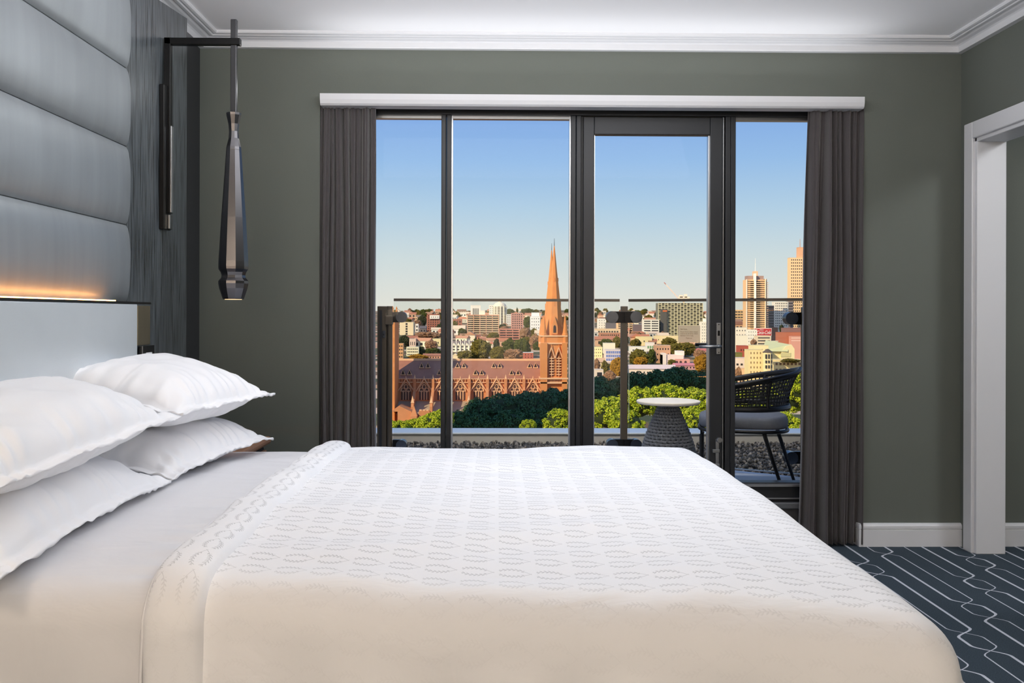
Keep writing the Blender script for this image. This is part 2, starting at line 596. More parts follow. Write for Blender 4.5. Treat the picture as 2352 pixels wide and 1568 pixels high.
# handle: back plate, keyhole, lever; outer lever seen through the glass
yp = y0 - 0.004
a, b = P(1645, 741, yp), P(1654.5, 813, yp)
pl = MB().bbox(a.x, b.x, yp - 0.009, yp, b.z, a.z, 0.002).build('handle_plate', STEEL, door)
c = P(1650, 764, yp)
MB().bbox(c.x - 0.006, c.x + 0.006, yp - 0.013, yp - 0.008, c.z - 0.016, c.z + 0.012, 0.002).build('keyhole', BLACKM, pl)
for v in (745, 809):
    c = P(1650, v, yp)
    MB().lathe([(0.003, -0.0115), (0.003, -0.0085)], (c.x, yp, c.z), 10, axis='y').build('screw', BLACKM, pl)
c = P(1650, 794.5, yp)
e = P(1606, 796, yp - 0.05)
MB().tube([(c.x, yp - 0.008, c.z), (c.x, yp - 0.045, c.z), (c.x - 0.01, yp - 0.052, c.z), (e.x, yp - 0.05, c.z - 0.003)], [0.011, 0.009, 0.009, 0.008], 12).build('lever', STEEL, door, smooth=True)
e = P(1597, 793, y1 + 0.05)
MB().tube([(c.x, y1, c.z + 0.004), (c.x, y1 + 0.045, c.z + 0.004), (c.x - 0.01, y1 + 0.052, c.z + 0.004), (e.x, y1 + 0.05, c.z + 0.004)], 0.010, 12).build('lever', BLACKM, door, smooth=True)
# tower bolt at the foot of the stile
a, b = P(1643, 1008, yp), P(1651, 1075, yp)
bo = MB().bbox(a.x, b.x, yp - 0.008, yp, b.z, a.z, 0.002).build('bolt_bar', STEEL, door)
c = P(1650, 1009, yp)
MB().lathe([(0.0135, -0.03), (0.0145, -0.028), (0.0145, -0.006), (0.012, 0)], (c.x, yp, c.z), 18, axis='y').build('bolt_knob', STEEL, bo, smooth=False)
for v0, v1, u0, u1 in ((1031, 1039, 1636, 1652), (1064, 1075, 1637, 1652)):
    a, b = P(u0, v0, yp), P(u1, v1, yp)
    MB().bbox(a.x, b.x, yp - 0.012, yp, b.z, a.z, 0.002).build('bolt_keeper', STEEL, bo)
# notice stuck on the door glass
yn = y0 + 0.0255
nm_ = bpy.data.materials.new('frosted_notice_film')
nm_.use_nodes = True
t = NT(nm_.node_tree)
nb_ = nm_.node_tree.nodes['Principled BSDF']
nz = t.n('ShaderNodeTexNoise')
nz.inputs['Scale'].default_value = 30
nm_.node_tree.links.new(t.mix(nz.outputs['Fac'], lin((226, 205, 172)) + (1,), lin((238, 222, 196)) + (1,)), nb_.inputs['Base Color'])
nb_.inputs['Roughness'].default_value = 0.6
nb_.inputs['Alpha'].default_value = 0.62
a, b = P(1557.5, 747, yn), P(1608, 786, yn)
note = MB().box(a.x, b.x, yn - 0.0004, yn, b.z, a.z).build('glass_notice', nm_)
tag(note, 'small translucent guest notice stuck on the balcony door glass', 'notice')
INK = mat('notice_ink', (120, 92, 62), 0.7, var=0.05)
s_ = 0.0105
for i, (ln, u, v, wpx) in enumerate((('Dear Guests,', 1562.5, 757, 16), ('Please ensure doors remain', 1562.5, 763, 40), ('locked at all times when', 1562.5, 767.3, 40), ('balcony is not in use.', 1562.5, 771.6, 30), ('Thank you.', 1575, 777.5, 15))):
    p = P(u, v, yn)
    wf = P(u + wpx, v, yn).x - p.x
    o = text_mesh('notice_line', ln, s_ if i == 0 else s_ * 0.92, (p.x, yn - 0.0008, p.z), INK, None, extrude=0.0001, fit=wf)
    o.data.transform(Matrix.Translation(-Vector(note.location)))
    o.parent = note

# pelmet
k = 4.84 / 4.91
pp = [(4.93, 2.293), (4.852, 2.293), (4.842, 2.302), (4.836, 2.322), (4.836, 2.352), (4.93, 2.352)]
pel = MB().prism(pp, -0.917, 1.907, 'x').build('pelmet', WHITE)
pel['kind'] = 'structure'
pel.name = 'trim_3'

# ------------------------------------------------------------------ curtains
def curtain_mat():
    m = mat('curtain_velvet', (72, 67, 69), 0.85, var=0.10, scale=40, bump=0.25, bscale=500, sheen=0.35, stretch=(1, 1, 0.3))
    return m


CUR = curtain_mat()


def curtain(label, xa_top, xb_top, xa_bot, xb_bot, npl, seed, ybase):
    rnd = random.Random(seed)
    NU, NV = npl * 16 + 1, 60
    amp = [0.016 + 0.044 * rnd.random() ** 1.3 for _ in range(npl + 2)]
    ph = [rnd.uniform(-0.9, 0.9) for _ in range(npl + 2)]
    wd = [0.45 + 1.1 * rnd.random() for _ in range(npl)]
    cum = [0.0]
    for q in wd:
        cum.append(cum[-1] + q)
    cum = [q / cum[-1] for q in cum]
    mb = MB()

    def fn(i, j):
        a, h = i / (NU - 1), j / (NV - 1)
        x = (xa_top + (xb_top - xa_top) * a) * h + (xa_bot + (xb_bot - xa_bot) * a) * (1 - h)
        k = 0
        while k < npl - 1 and cum[k + 1] < a:
            k += 1
        q = k + (a - cum[k]) / (cum[k + 1] - cum[k])
        k = int(min(q, npl - 0.001))
        fr = q - k
        A = amp[min(k, npl)] * (1 - fr) + amp[min(k + 1, npl + 1)] * fr
        sh = 0.35 * sin(h * 2.3 + seed + k) + 0.2 * mnoise.noise((q * 0.7, h * 2, seed))
        gather = 0.55 + 0.45 * min(1.0, (1 - h) * 3.0)
        w = sin(2 * pi * (q + ph[min(k, npl)] * fr * (1 - fr) + 0.16 * sh)) + 0.35 * sin(4 * pi * q + 3 * mnoise.noise((q, h * 1.5, seed + 4)))
        fine = 0.006 * sin(2 * pi * q * 2.7 + seed) * max(0, (h - 0.72)) * 3
        y = ybase + A * gather * w + fine
        return x + 0.004 * sin(7 * h + q), y, 0.012 + h * (2.33 - 0.012)

    mb.grid(fn, NU, NV)
    o = mb.build('curtain', CUR, smooth=True, fix=False)
    md = o.modifiers.new('thickness', 'SOLIDIFY')
    md.thickness = 0.004
    md.offset = 0
    hem = MB()
    return tag(o, label, 'curtain', 'floor length curtains at the balcony doors')


curtain('dark grey curtain hanging left of the window by the hanging lamp', P(738, 600, 4.95).x, P(862, 600, 4.95).x, P(738, 600, 4.95).x, P(868, 600, 4.95).x, 8, 3, 4.925)
curtain('dark grey curtain hanging to the carpet right of the window, beside the skirting', P(1852, 600, 4.95).x, P(1976, 600, 4.95).x, P(1833, 600, 4.95).x, P(1972, 600, 4.95).x, 7, 11, 4.925)

# ------------------------------------------------------------------ bed wall: timber panel, cushions, headboard
def wood_material():
    m = bpy.data.materials.new('black_stained_oak')
    m.use_nodes = True
    nt = m.node_tree
    t = NT(nt)
    b = nt.nodes['Principled BSDF']
    g = t.n('ShaderNodeNewGeometry')
    mp = t.n('ShaderNodeMapping')
    mp.inputs['Scale'].default_value = (1, 55, 2.2)
    nt.links.new(g.outputs['Position'], mp.inputs[0])
    nz = t.n('ShaderNodeTexNoise')
    nz.inputs['Scale'].default_value = 2.0
    nz.inputs['Detail'].default_value = 6
    nz.inputs['Distortion'].default_value = 0.6
    nt.links.new(mp.outputs[0], nz.inputs['Vector'])
    r = t.n('ShaderNodeValToRGB')
    r.color_ramp.elements[0].position, r.color_ramp.elements[1].position = 0.36, 0.56
    r.color_ramp.elements[0].color = lin((30, 33, 36)) + (1,)
    r.color_ramp.elements[1].color = lin((88, 95, 100)) + (1,)
    nt.links.new(nz.outputs['Fac'], r.inputs[0])
    nt.links.new(r.outputs[0], b.inputs['Base Color'])
    b.inputs['Roughness'].default_value = 0.34
    b.inputs['Coat Weight'].default_value = 0.5
    b.inputs['Coat Roughness'].default_value = 0.25
    bp = t.n('ShaderNodeBump')
    bp.inputs['Strength'].default_value = 0.35
    bp.inputs['Distance'].default_value = 0.003
    nt.links.new(nz.outputs['Fac'], bp.inputs['Height'])
    nt.links.new(bp.outputs[0], b.inputs['Normal'])
    return m


OAK = wood_material()
LEATHER = mat('grey_leather', (140, 146, 150), 0.42, metal=0.42, var=0.16, scale=3, bump=0.10, bscale=420, spec=0.7, stretch=(1, 5, 0.5))
BRONZE = mat('bronze_plate', (150, 140, 118), 0.28, metal=0.85, var=0.08, scale=6, stretch=(1, 6, 1))
XP = -1.45
pe = P(429, 300, 4.38)
wp = MB()
YE = PX(429, 300, XP).y
poly = [(1.5, 0.0), (YE, 0.0), (YE, PX(429, 42, XP).z), (PX(365, 0, XP).y, PX(365, 0, XP).z), (1.5, PX(365, 0, XP).z - 0.05)]
o = wp.prism(poly, XL, XP, 'x').build('timber_wall_panel', OAK)
tag(o, 'black oak wall panel with vertical grain behind the bed', 'wall panel')

hb = empty('headboard', (XP, 2.7, 0.25), 'grey leather headboard of stacked horizontal cushions behind the bed', 'headboard')
YH = PX(302, 400, -1.425).y
YN = 1.72
zs = [PX(302, v, -1.43).z for v in (693, 517, 338, 159)]
zs = zs + [zs[-1] + 0.305, min(zs[-1] + 0.5, 2.545)]


def cushion(z0, z1):
    mb = MB()
    NU, NV = 60, 24
    def fn(i, j):
        a, h = -1 + 2 * i / (NU - 1), -1 + 2 * j / (NV - 1)
        ed = min(1.0, (1 - abs(a)) * 60)
        pr = (1 - abs(h) ** 2.6) ** 0.62
        d = 0.022 * pr * (0.82 + 0.18 * ed ** 0.5)
        d += 0.0016 * mnoise.noise((a * 6, h * 1.6, z0 * 5)) * pr
        return XP + 0.004 + d, YN + (YH - YN) * (a + 1) / 2, z0 + (z1 - z0) * (h + 1) / 2
    mb.grid(fn, NU, NV)
    mb.box(XP, XP + 0.005, YN, YH, z0, z1)
    return mb


for i in range(len(zs) - 1):
    cushion(zs[i] + 0.0015, zs[i + 1] - 0.0015).build('cushion', LEATHER, hb, smooth=True, fix=False)
XB = -1.345                                   # front of the lower headboard
YE2 = PX(346, 700, XB).y
ZT = PX(316, 693, XB).z
YBZ = PX(316, 700, XB).y
MB().bbox(XP, XB, YN, YBZ, 0.25, ZT - 0.008, 0.004).build('lower_panel', mat('grey_leather_lower', (208, 214, 218), 0.38, metal=0.4, var=0.08, scale=3, bump=0.10, bscale=420, spec=0.6), hb)
MB().box(XP, XB - 0.004, YBZ, YE2, 0.25, ZT - 0.012).build('end_core', OAK, hb)
MB().bbox(XB - 0.004, XB, YBZ + 0.002, YE2 - 0.004, PX(330, 792, XB).z, ZT - 0.014, 0.001).build('bronze_strip', BRONZE, hb)
MB().box(XP + 0.07, XB + 0.001, YN, YE2, ZT - 0.008, ZT).build('top_trim', BLACKM, hb)
# LED strip in the slot behind the lower panel
ls = MB().box(XB - 0.050, XB - 0.044, YN + 0.05, PX(262, 690, XB - 0.05).y, ZT, ZT + 0.005).build('light_strip', mat('warm_led', (255, 190, 120), 0.5, var=0, emit=(255, 170, 92), estr=22.0), hb)
# switch plate
sp = empty('switch_plate', (XB, YE2, 1.05), 'black switch plate with white rocker and chrome edge on the headboard', 'switch')
y0_, y1_ = PX(318, 800, XB).y, PX(350, 800, XB).y
zt_, = (PX(330, 794, XB).z,)
MB().bbox(XB, XB + 0.008, y0_, y1_, zt_ - 0.13, zt_, 0.001).build('plate', BLACKM, sp)
MB().box(XB + 0.008, XB + 0.0095, y0_ + 0.016, y0_ + 0.019, zt_ - 0.13, zt_).build('chrome_line', ALU, sp)
ya, yb = PX(330, 815, XB).y, PX(342, 815, XB).y
rk = MB().bbox(XB + 0.008, XB + 0.013, ya, yb, zt_ - 0.085, zt_ - 0.026, 0.001)
rk.build('rocker', mat('white_plastic', (235, 235, 238), 0.3, var=0.02), sp)

# ------------------------------------------------------------------ bracket lamp
YL = 4.085
SMOKE = mat('smoked_chrome', (104, 102, 104), 0.24, metal=1.0, var=0.06, scale=12, stretch=(1, 1, 0.2))
lp = empty('hanging_lamp', P(537, 687, YL), 'smoked chrome faceted lamp hanging from a black bracket on the panel', 'lamp')
xr0 = P(537, 300, YL).x
zarm = P(470, 97, YL).z
# back plate
a, b = PX(362, 190, XP), PX(382, 530, XP)
MB().bbox(XP, XP + 0.022, YL - 0.055, YL + 0.03, b.z, a.z, 0.003).build('back_plate', BLACKM, lp)
MB().bbox(XP + 0.022, XP + 0.032, YL - 0.01, YL + 0.028, b.z + 0.005, PX(380, 495, XP).z, 0.002).build('plate_end', STEEL, lp)
xv = P(386, 300, YL).x
mb = MB().bbox(xv - 0.014, xv + 0.014, YL - 0.016, YL + 0.016, P(386, 490, YL).z, zarm + 0.016, 0.002)
mb.build('upright', BLACKM, lp)
MB().bbox(xv + 0.014, xv + 0.019, YL - 0.012, YL + 0.012, P(386, 488, YL).z, P(386, 290, YL).z, 0.001).build('upright_inlay', ALU, lp)
MB().bbox(xv - 0.014, P(553, 97, YL).x, YL - 0.016, YL + 0.016, zarm - 0.014, zarm + 0.016, 0.003).build('arm', BLACKM, lp)
MB().bbox(xr0 - 0.013, xr0 + 0.013, YL - 0.010, YL + 0.014, P(537, 262, YL).z, P(537, 45, YL).z, 0.003).build('rod', mat('dark_bronze_rod', (70, 70, 72), 0.28, metal=0.8, var=0.06), lp)
pz = lambda v: P(537, v, YL).z
k = 2150.0 / YL
zb = pz(687)
prof = [(w_ / k, pz(v) - zb) for v, w_ in ((687, 23), (685, 24), (662, 31.5), (651, 33.5), (645, 33.5), (638, 27.5), (632, 26.5), (625, 28.5), (618, 33), (612, 33.5), (600, 33.3), (500, 27.5), (400, 20.5), (346, 17), (344, 17),
                                           (338, 16.5), (318, 11.5), (302, 10.5), (285, 12), (265, 16.5), (260, 17), (259, 15))]
o = MB().lathe(prof, (xr0, YL, zb), 10, rot=radians(6)).build('shade', SMOKE, lp)
o = MB().lathe([(0.036, 0), (0.036, 0.002)], (xr0, YL, zb - 0.0015), 20).build('bulb_ring', mat('warm_bulb', (255, 214, 170), 0.5, var=0, emit=(255, 205, 150), estr=2.0), lp)

# ------------------------------------------------------------------ bedside table
NW = mat('walnut', (142, 104, 80), 0.4, var=0.15, scale=5, stretch=(1, 8, 1))
ns = empty('bedside_table', (-1.2, 4.08, 0), 'low brown bedside table mostly hidden behind the pillows', 'bedside table')
zt = 0.650
MB().bbox(-1.45, -1.045, 3.86, 4.36, zt - 0.035, zt, 0.012).build('table_top', NW, ns)
MB().bbox(-1.45, -1.075, 3.88, 4.34, 0.12, zt - 0.05, 0.004).build('cabinet', mat('dark_cabinet', (46, 44, 44), 0.45, var=0.06), ns)
MB().bbox(-1.075, -1.06, 3.89, 4.33, 0.38, zt - 0.06, 0.003).build('drawer', NW, ns)
MB().bbox(-1.075, -1.06, 3.89, 4.33, 0.13, 0.37, 0.003).build('drawer', NW, ns)
MB().box(-1.43, -1.08, 3.872, 3.878, zt - 0.05, zt - 0.036).build('light_strip', MATS['warm_led'], ns)
MB().box(-1.42, -1.1, 3.90, 4.32, 0.0, 0.12).build('plinth', BLACKM, ns)

# ------------------------------------------------------------------ bedding
def linen(name, pattern=False, swap=False):
    m = bpy.data.materials.new(name)
    m.use_nodes = True
    nt = m.node_tree
    t = NT(nt)
    b = nt.nodes['Principled BSDF']
    white = lin((238, 238, 241)) + (1,)
    uvn = t.n('ShaderNodeUVMap')
    uvn.uv_map = 'cloth'
    if pattern:
        s = t.n('ShaderNodeSeparateXYZ')
        nt.links.new(uvn.outputs[0], s.inputs[0])
        U, V = (s.outputs[1], s.outputs[0]) if swap else (s.outputs[0], s.outputs[1])
        cw, ch = 0.077, 0.079
        x = t.m('SUBTRACT', t.m('FRACT', t.m('DIVIDE', U, cw)), 0.5)
        y = t.m('SUBTRACT', t.m('FRACT', t.m('DIVIDE', V, ch)), 0.5)

        def sprig(yy, shift):
            xs = t.m('ADD', x, 0.10)
            yc = t.m('SUBTRACT', 0.25, t.m('MULTIPLY', t.m('MULTIPLY', xs, xs), 0.98))
            d = t.m('SUBTRACT', yy, yc)
            wd = t.m('ABSOLUTE', d)
            sgn = t.m('SIGN', d)
            stem = t.m('SUBTRACT', 1.0, t.m('DIVIDE', wd, 0.018), clamp=True)
            stem = t.m('MULTIPLY', stem, t.m('LESS_THAN', t.m('ABSOLUTE', x), 0.44))
            lx = t.m('SUBTRACT', t.m('FRACT', t.m('ADD', t.m('DIVIDE', x, 0.115), t.m('MULTIPLY', sgn, 0.22))), 0.5)
            lx = t.m('ADD', t.m('MULTIPLY', lx, 0.115), t.m('MULTIPLY', t.m('SUBTRACT', wd, 0.045), 0.75))
            e1 = t.m('DIVIDE', lx, 0.026)
            e2 = t.m('DIVIDE', t.m('SUBTRACT', wd, 0.046), 0.044)
            q = t.m('ADD', t.m('MULTIPLY', e1, e1), t.m('MULTIPLY', e2, e2))
            leaf = t.m('MULTIPLY', t.m('SUBTRACT', 1.15, q), 2.2, clamp=True)
            leaf = t.m('MULTIPLY', leaf, t.m('MULTIPLY', t.m('GREATER_THAN', x, -0.43), t.m('LESS_THAN', x, 0.24)))
            return t.m('MAXIMUM', t.m('MULTIPLY', stem, 1.6, clamp=True), leaf)

        msk = t.m('MAXIMUM', sprig(y, 0), sprig(t.m('MULTIPLY', y, -1.0), 0.5))
        # the print gets fainter towards the hem that hangs by the side
        V2 = s.outputs[1]
        fade = t.m('ADD', t.m('MULTIPLY', t.m('DIVIDE', t.m('SUBTRACT', V2, 1.85), 0.11), 0.93, clamp=True), 0.07)
        msk = t.m('MULTIPLY', msk, t.m('MULTIPLY', fade, 0.52))
        nt.links.new(t.mix(msk, white, lin((150, 150, 154)) + (1,)), b.inputs['Base Color'])
    else:
        nz0 = t.n('ShaderNodeTexNoise')
        nz0.inputs['Scale'].default_value = 3
        nt.links.new(t.mix(nz0.outputs['Fac'], lin((212, 212, 216)) + (1,), lin((222, 222, 225)) + (1,)), b.inputs['Base Color'])
    b.inputs['Roughness'].default_value = 0.62
    b.inputs['Sheen Weight'].default_value = 0.15
    b.inputs['Specular IOR Level'].default_value = 0.35
    g = t.n('ShaderNodeNewGeometry')
    mp = t.n('ShaderNodeMapping')
    mp.inputs['Scale'].default_value = (1.0, 2.2, 1.5)
    mp.inputs['Rotation'].default_value = (0, 0, 0.5)
    nt.links.new(g.outputs['Position'], mp.inputs[0])
    nz = t.n('ShaderNodeTexNoise')
    nz.inputs['Scale'].default_value = 5.0
    nz.inputs['Detail'].default_value = 4
    nz.inputs['Distortion'].default_value = 0.6
    nt.links.new(mp.outputs[0], nz.inputs['Vector'])
    bp = t.n('ShaderNodeBump')
    bp.inputs['Strength'].default_value = 0.25
    bp.inputs['Distance'].default_value = 0.02
    nt.links.new(nz.outputs['Fac'], bp.inputs['Height'])
    nt.links.new(bp.outputs[0], b.inputs['Normal'])
    return m


LINEN = linen('white_cotton')
PRINT = linen('sprig_print_cotton', True)
PRINT2 = linen('sprig_print_cotton_turned', True, True)

BX0, BXF, BYN, BYF, BZ = -1.335, 0.715, 1.935, 3.665, 0.692     # flat top of the bedding
RN, RF = 0.105, 0.085


def near_edge(qx):
    return 1.965 - 0.215 * max(0.0, min(qx, BXF + 0.1) + 0.55)


def drape(qx, qy, lift=0.0, soft=1.0):
    """cloth coordinates in metres -> point of the draped cloth"""
    ox = max(0.0, qx - BXF)
    yn = near_edge(qx)
    oy = (qy - yn) if qy < yn else ((qy - BYF) if qy > BYF else 0.0)
    d = hypot(ox, oy)
    x, y = min(qx, BXF), min(max(qy, yn), BYF)
    puff = 0.013 * sin(pi * (y - yn) / (BYF - yn)) + soft * (0.010 * mnoise.noise((qx * 1.9, qy * 2.8, 1.7)) + 0.011 * mnoise.noise((qx * 3.0, qy * 7.0, 4.2)) + 0.003 * mnoise.noise((qx * 8.0, qy * 14.0, 2.2))) * min(1.0, max(0.15, (BXF - qx) * 3))
    # low quilted swell along the foot end
    puff += soft * 0.006 * sin(6.0 * (qx - 0.2) + 2 * mnoise.noise((qx, qy * 2, 9))) * max(0.0, min(1.0, (qx + 0.4)))
    z = BZ + puff
    if d > 1e-6:
        nx, ny = ox / d, oy / d
        R = RN
        t = min(d / R, pi / 2)
        h = R * sin(t)
        drop = R * (1 - cos(t))
        rest = max(0.0, d - R * pi / 2)
        corner = abs(nx * ny) * 2
        flare = rest * (0.13 + 0.62 * corner)
        al = qx if abs(ny) > abs(nx) else qy
        wav = soft * min(1.0, rest * 6) * (0.5 + 0.5 * min(1.0, max(0.0, qx + 0.2))) * (0.030 * sin(al * 23.0 + 1.0 + 3 * mnoise.noise((al * 2, 0, 3))) + 0.016 * mnoise.noise((al * 9, rest * 2, 5)))
        h += flare + wav + lift * sin(t)
        drop += rest * 0.975
        x += nx * h
        y += ny * h
        z = z * 1.0 - drop + lift * cos(t)
        z = max(z, 0.05)
    else:
        z += lift
    return x, y, z


def cloth_object(name, m, qxs, qys, fn, parent=None, thick=0.006):
    mb = MB()
    nu, nv = len(qxs), len(qys)
    mb.grid(lambda i, j: fn(qxs[i], qys[j]), nu, nv)
    o = mb.build(name, m, parent, smooth=True, fix=False, base=False)
    uv = o.data.uv_layers.new(name='cloth')
    co = [(qxs[i], qys[j] - (near_edge(qxs[i]) - 1.935) * (1 if name == 'duvet' else 0)) for i in range(nu) for j in range(nv)]
    for l in o.data.loops:
        uv.data[l.index].uv = co[l.vertex_index]
    if thick:
        md = o.modifiers.new('thickness', 'SOLIDIFY')
        md.thickness = thick
        md.offset = -1
    return o


def steps(a, b, n):
    return [a + (b - a) * i / (n - 1) for i in range(n)]


bed = empty('bed', (-0.3, 2.8, 0), 'double bed mostly hidden under the white bedding', 'bed')
MB().bbox(BX0 + 0.02, BXF - 0.02, BYN, BYF, 0.10, 0.36, 0.02).build('base', mat('bed_base_fabric', (150, 148, 145), 0.9, var=0.05), bed)
MB().bbox(BX0, BXF, BYN - 0.02, BYF + 0.02, 0.36, 0.655, 0.05).build('mattress', LINEN, bed, smooth=True)
for x_ in (BX0 + 0.1, BXF - 0.15):
    for y_ in (BYN + 0.1, BYF - 0.15):
        MB().box(x_, x_ + 0.05, y_, y_ + 0.05, 0, 0.10).build('leg', BLACKM, bed)

QN, QF = BYN - 0.85, BYF + 0.45
qys = steps(QN, QF, 220)


def sheet_fn(qx, qy):
    x, y, z = drape(qx, qy, -0.016, 0.55)
    # gathers running into the folded edge of the duvet
    k = max(0.0, 1 - abs(qx + 0.70) / 0.16)
    z += 0.014 * k * mnoise.noise((qx * 4 + qy * 3, qy * 20, 2.0)) * (1 if BYN < qy < BYF else 0.3)
    return x, y, z


o = cloth_object('flat_sheet', LINEN, steps(BX0, -0.575, 60), qys, sheet_fn)
tag(o, 'plain white sheet between the pillows and the folded duvet edge', 'sheet')


def duvet_fn(qx, qy):
    return drape(qx, qy, 0.004)


duv = cloth_object('duvet', PRINT, steps(-0.63, BXF + 0.62, 120), qys, duvet_fn, thick=0.012)
tag(duv, 'white duvet printed with small grey leaf sprigs spread over the bed', 'duvet')


def band_fn(e0, e1):
    def fn(a, qy):
        h = 1 - abs(2 * a - 1) ** 2.6
        e = e0 + 0.007 * mnoise.noise((qy * 3.0, 0, 7)) + 0.004 * sin(qy * 9)
        f = e1 + 0.010 * mnoise.noise((qy * 2.3, 4, 7))
        qx = e + (f - e) * a
        pinch = 1 - 0.45 * max(0, 1 - abs(qy - 3.22) / 0.035)
        return drape(qx, qy, 0.002 + 0.030 * h ** 0.5 * pinch * (0.9 + 0.25 * mnoise.noise((qy * 4, a, 3))))
    return fn


bf = band_fn(-0.695, -0.575)
o = cloth_object('folded_edge', PRINT2, steps(0, 1, 17), qys, bf, duv, thick=0)
# flat print coordinates on the band
uv = o.data.uv_layers['cloth']
nv = len(qys)
for l in o.data.loops:
    i, j = divmod(l.vertex_index, nv)
    uv.data[l.index].uv = (0.013 + i / 16 * 0.15, qys[j])
o['label'] = 'rolled band of the duvet folded back towards the pillows'


def piping(qx, name):
    pts = [drape(qx + 0.004 * mnoise.noise((q * 3.0, 0, 7)), q, 0.004) for q in qys[::2]]
    return MB().tube(pts, 0.0035, 6)


hem_ = piping(-0.698, 'hem').build('hem', LINEN, duv, smooth=True)
PILLOW = mat('pillow_cotton', (240, 240, 243), 0.6, var=0.015, scale=4, bump=0.10, bscale=14, sheen=0.15)


def pillow(label, edge_far, edge_near, back_rise, T, depth, seed, droop=0.0, zbot=None):
    """lies with its front edge between two given points, rising towards the headboard"""
    A, B = Vector(edge_far), Vector(edge_near)
    ly = (A - B).length
    ey = (A - B).normalized()
    ex = Vector((0, 0, 1)).cross(ey).normalized()           # towards the headboard (-x)
    if ex.x > 0:
        ex = -ex
    ex = (ex * cos(back_rise) + Vector((0, 0, 1)) * sin(back_rise)).normalized()
    ez = ey.cross(ex).normalized()
    if ez.z < 0:
        ez = -ez
    C = (A + B) / 2 + ex * depth / 2
    N = 100
    fl = 0.085                                            # flange share of the half size
    nx_ = mnoise.noise

    def shape(i, j, side):
        a, b = -1 + 2 * i / (N - 1), -1 + 2 * j / (N - 1)      # a along ex (-1 is the front edge), b along ey
        a2, b2 = a / (1 - fl * 1.6), b / (1 - fl)
        ca, cb = max(-1, min(1, a2)), max(-1, min(1, b2))
        body = ((1 - abs(ca) ** 2.4) * (1 - abs(cb) ** 3.0))
        th = T * max(0.0, body) ** 0.60
        ed = 1 - max(abs(ca), abs(cb))
        # pleats running in from the seams
        wr = 0.0
        if abs(ca) > abs(cb) * 0.85:
            wr = 0.009 * sin(44 * b + 7 * nx_((b * 3, seed, side)) + 5 * a * b) * (0.7 + 1.1 * nx_((b * 5, seed + 2, side))) * math.exp(-((1 - abs(ca)) / 0.30) ** 2)
        wr += 0.007 * sin(22 * a + 4 * nx_((a * 3, seed, 3 + side))) * math.exp(-((1 - abs(cb)) / 0.22) ** 2)
        wr += 0.011 * nx_((a * 2.2 + b * 1.5, b * 3.0, seed + side * 3)) + 0.004 * nx_((a * 6 + b * 2, b * 7, seed + side))
        wr *= min(1.0, 0.40 + body ** 0.5)
        wav = 0.003 * sin(9 * b + seed) + 0.004 * nx_((a * 3, b * 6, seed + 9))
        z = side * (th + (wr if side > 0 else wr * 0.8) + 0.0025) + wav * (1 - min(1, ed * 6)) - droop * (b * b * (a < 0) * 0.5 + max(0, -a) ** 2)
        # corners drawn out, sides drawn in
        pa = a * (1 - 0.055 * (1 - b * b)) * depth / 2
        pb = b * (1 - 0.035 * (1 - a * a)) * ly / 2
        p = C + ex * pa + ey * pb + ez * z
        if zbot is not None:
            p.z = max(p.z, zbot + 0.004 * (side > 0))
        return p

    mb = MB()
    o1 = mb.grid(lambda i, j: shape(i, j, 1), N, N)
    o2 = mb.grid(lambda i, j: shape(i, j, -1), N, N, flip=True)
    rim = [(i, 0) for i in range(N)] + [(N - 1, j) for j in range(1, N)] + [(i, N - 1) for i in range(N - 2, -1, -1)] + [(0, j) for j in range(N - 2, 0, -1)]
    for q in range(len(rim)):
        (i, j), (k, l) = rim[q], rim[(q + 1) % len(rim)]
        mb.f.append((o1 + i * N + j, o1 + k * N + l, o2 + k * N + l, o2 + i * N + j))
    o = mb.build('pillow', PILLOW, smooth=True)
    return tag(o, label, 'pillow', 'white pillows in two stacks')


pillow('lower pillow of the far stack, lying on the sheet', (-0.865, 3.65, 0.765), (-0.985, 2.86, 0.745), radians(4), 0.082, 0.50, 1.3, 0.022, 0.700)
pillow('lower pillow of the near stack, nearest the camera on the sheet', (-0.985, 2.86, 0.745), (-0.945, 1.78, 0.745), radians(5), 0.085, 0.44, 4.1, 0.026, 0.700)
pillow('upper pillow of the far stack, topmost beside the switch', (-0.855, 3.61, 0.895), (-0.965, 2.88, 0.895), radians(13), 0.105, 0.52, 7.7, -0.01)
pillow('upper pillow of the near stack, cut by the left edge of the picture', (-0.955, 2.84, 0.895), (-0.955, 1.72, 0.865), radians(14), 0.105, 0.44, 2.9, -0.01)

# ------------------------------------------------------------------ outside of the hotel and the balcony
RENDERED = mat('rendered_facade', (168, 162, 152), 0.85, var=0.06, scale=1)
w = MB()
w.box(-30, XL - 0.15, 4.6, 5.16, -50, 22).box(X2 + 0.1, 30, 4.6, 5.16, -50, 22).box(XL - 0.15, X2 + 0.1, 4.6, 5.16, ZC + 0.2, 22).box(XL - 0.15, X2 + 0.1, 4.6, 5.16, -50, -0.18)
struct('wall_facade', w, RENDERED)
ZK = 0.22
PAVE = mat('blue_grey_paver', (176, 182, 190), 0.7, var=0.10, scale=5, bump=0.1, bscale=90)
e0, e1 = PZ(1690, 1080, ZK), PZ(1835, 1095, ZK)
sl_ = (e1.y - e0.y) / (e1.x - e0.x)
kx = e0.x - 0.62                                # where the deck edge turns parallel to the facade
ky = e0.y + sl_ * (kx - e0.x)
deck = [(-3.2, 5.16), (5.0, 5.16), (5.0, e1.y + sl_ * (5.0 - e1.x) * 0.35), (e1.x, e1.y), (kx, ky), (-3.2, ky + 0.05)]
struct('floor_balcony', MB().prism(deck, 0.0, ZK, 'z'), PAVE)
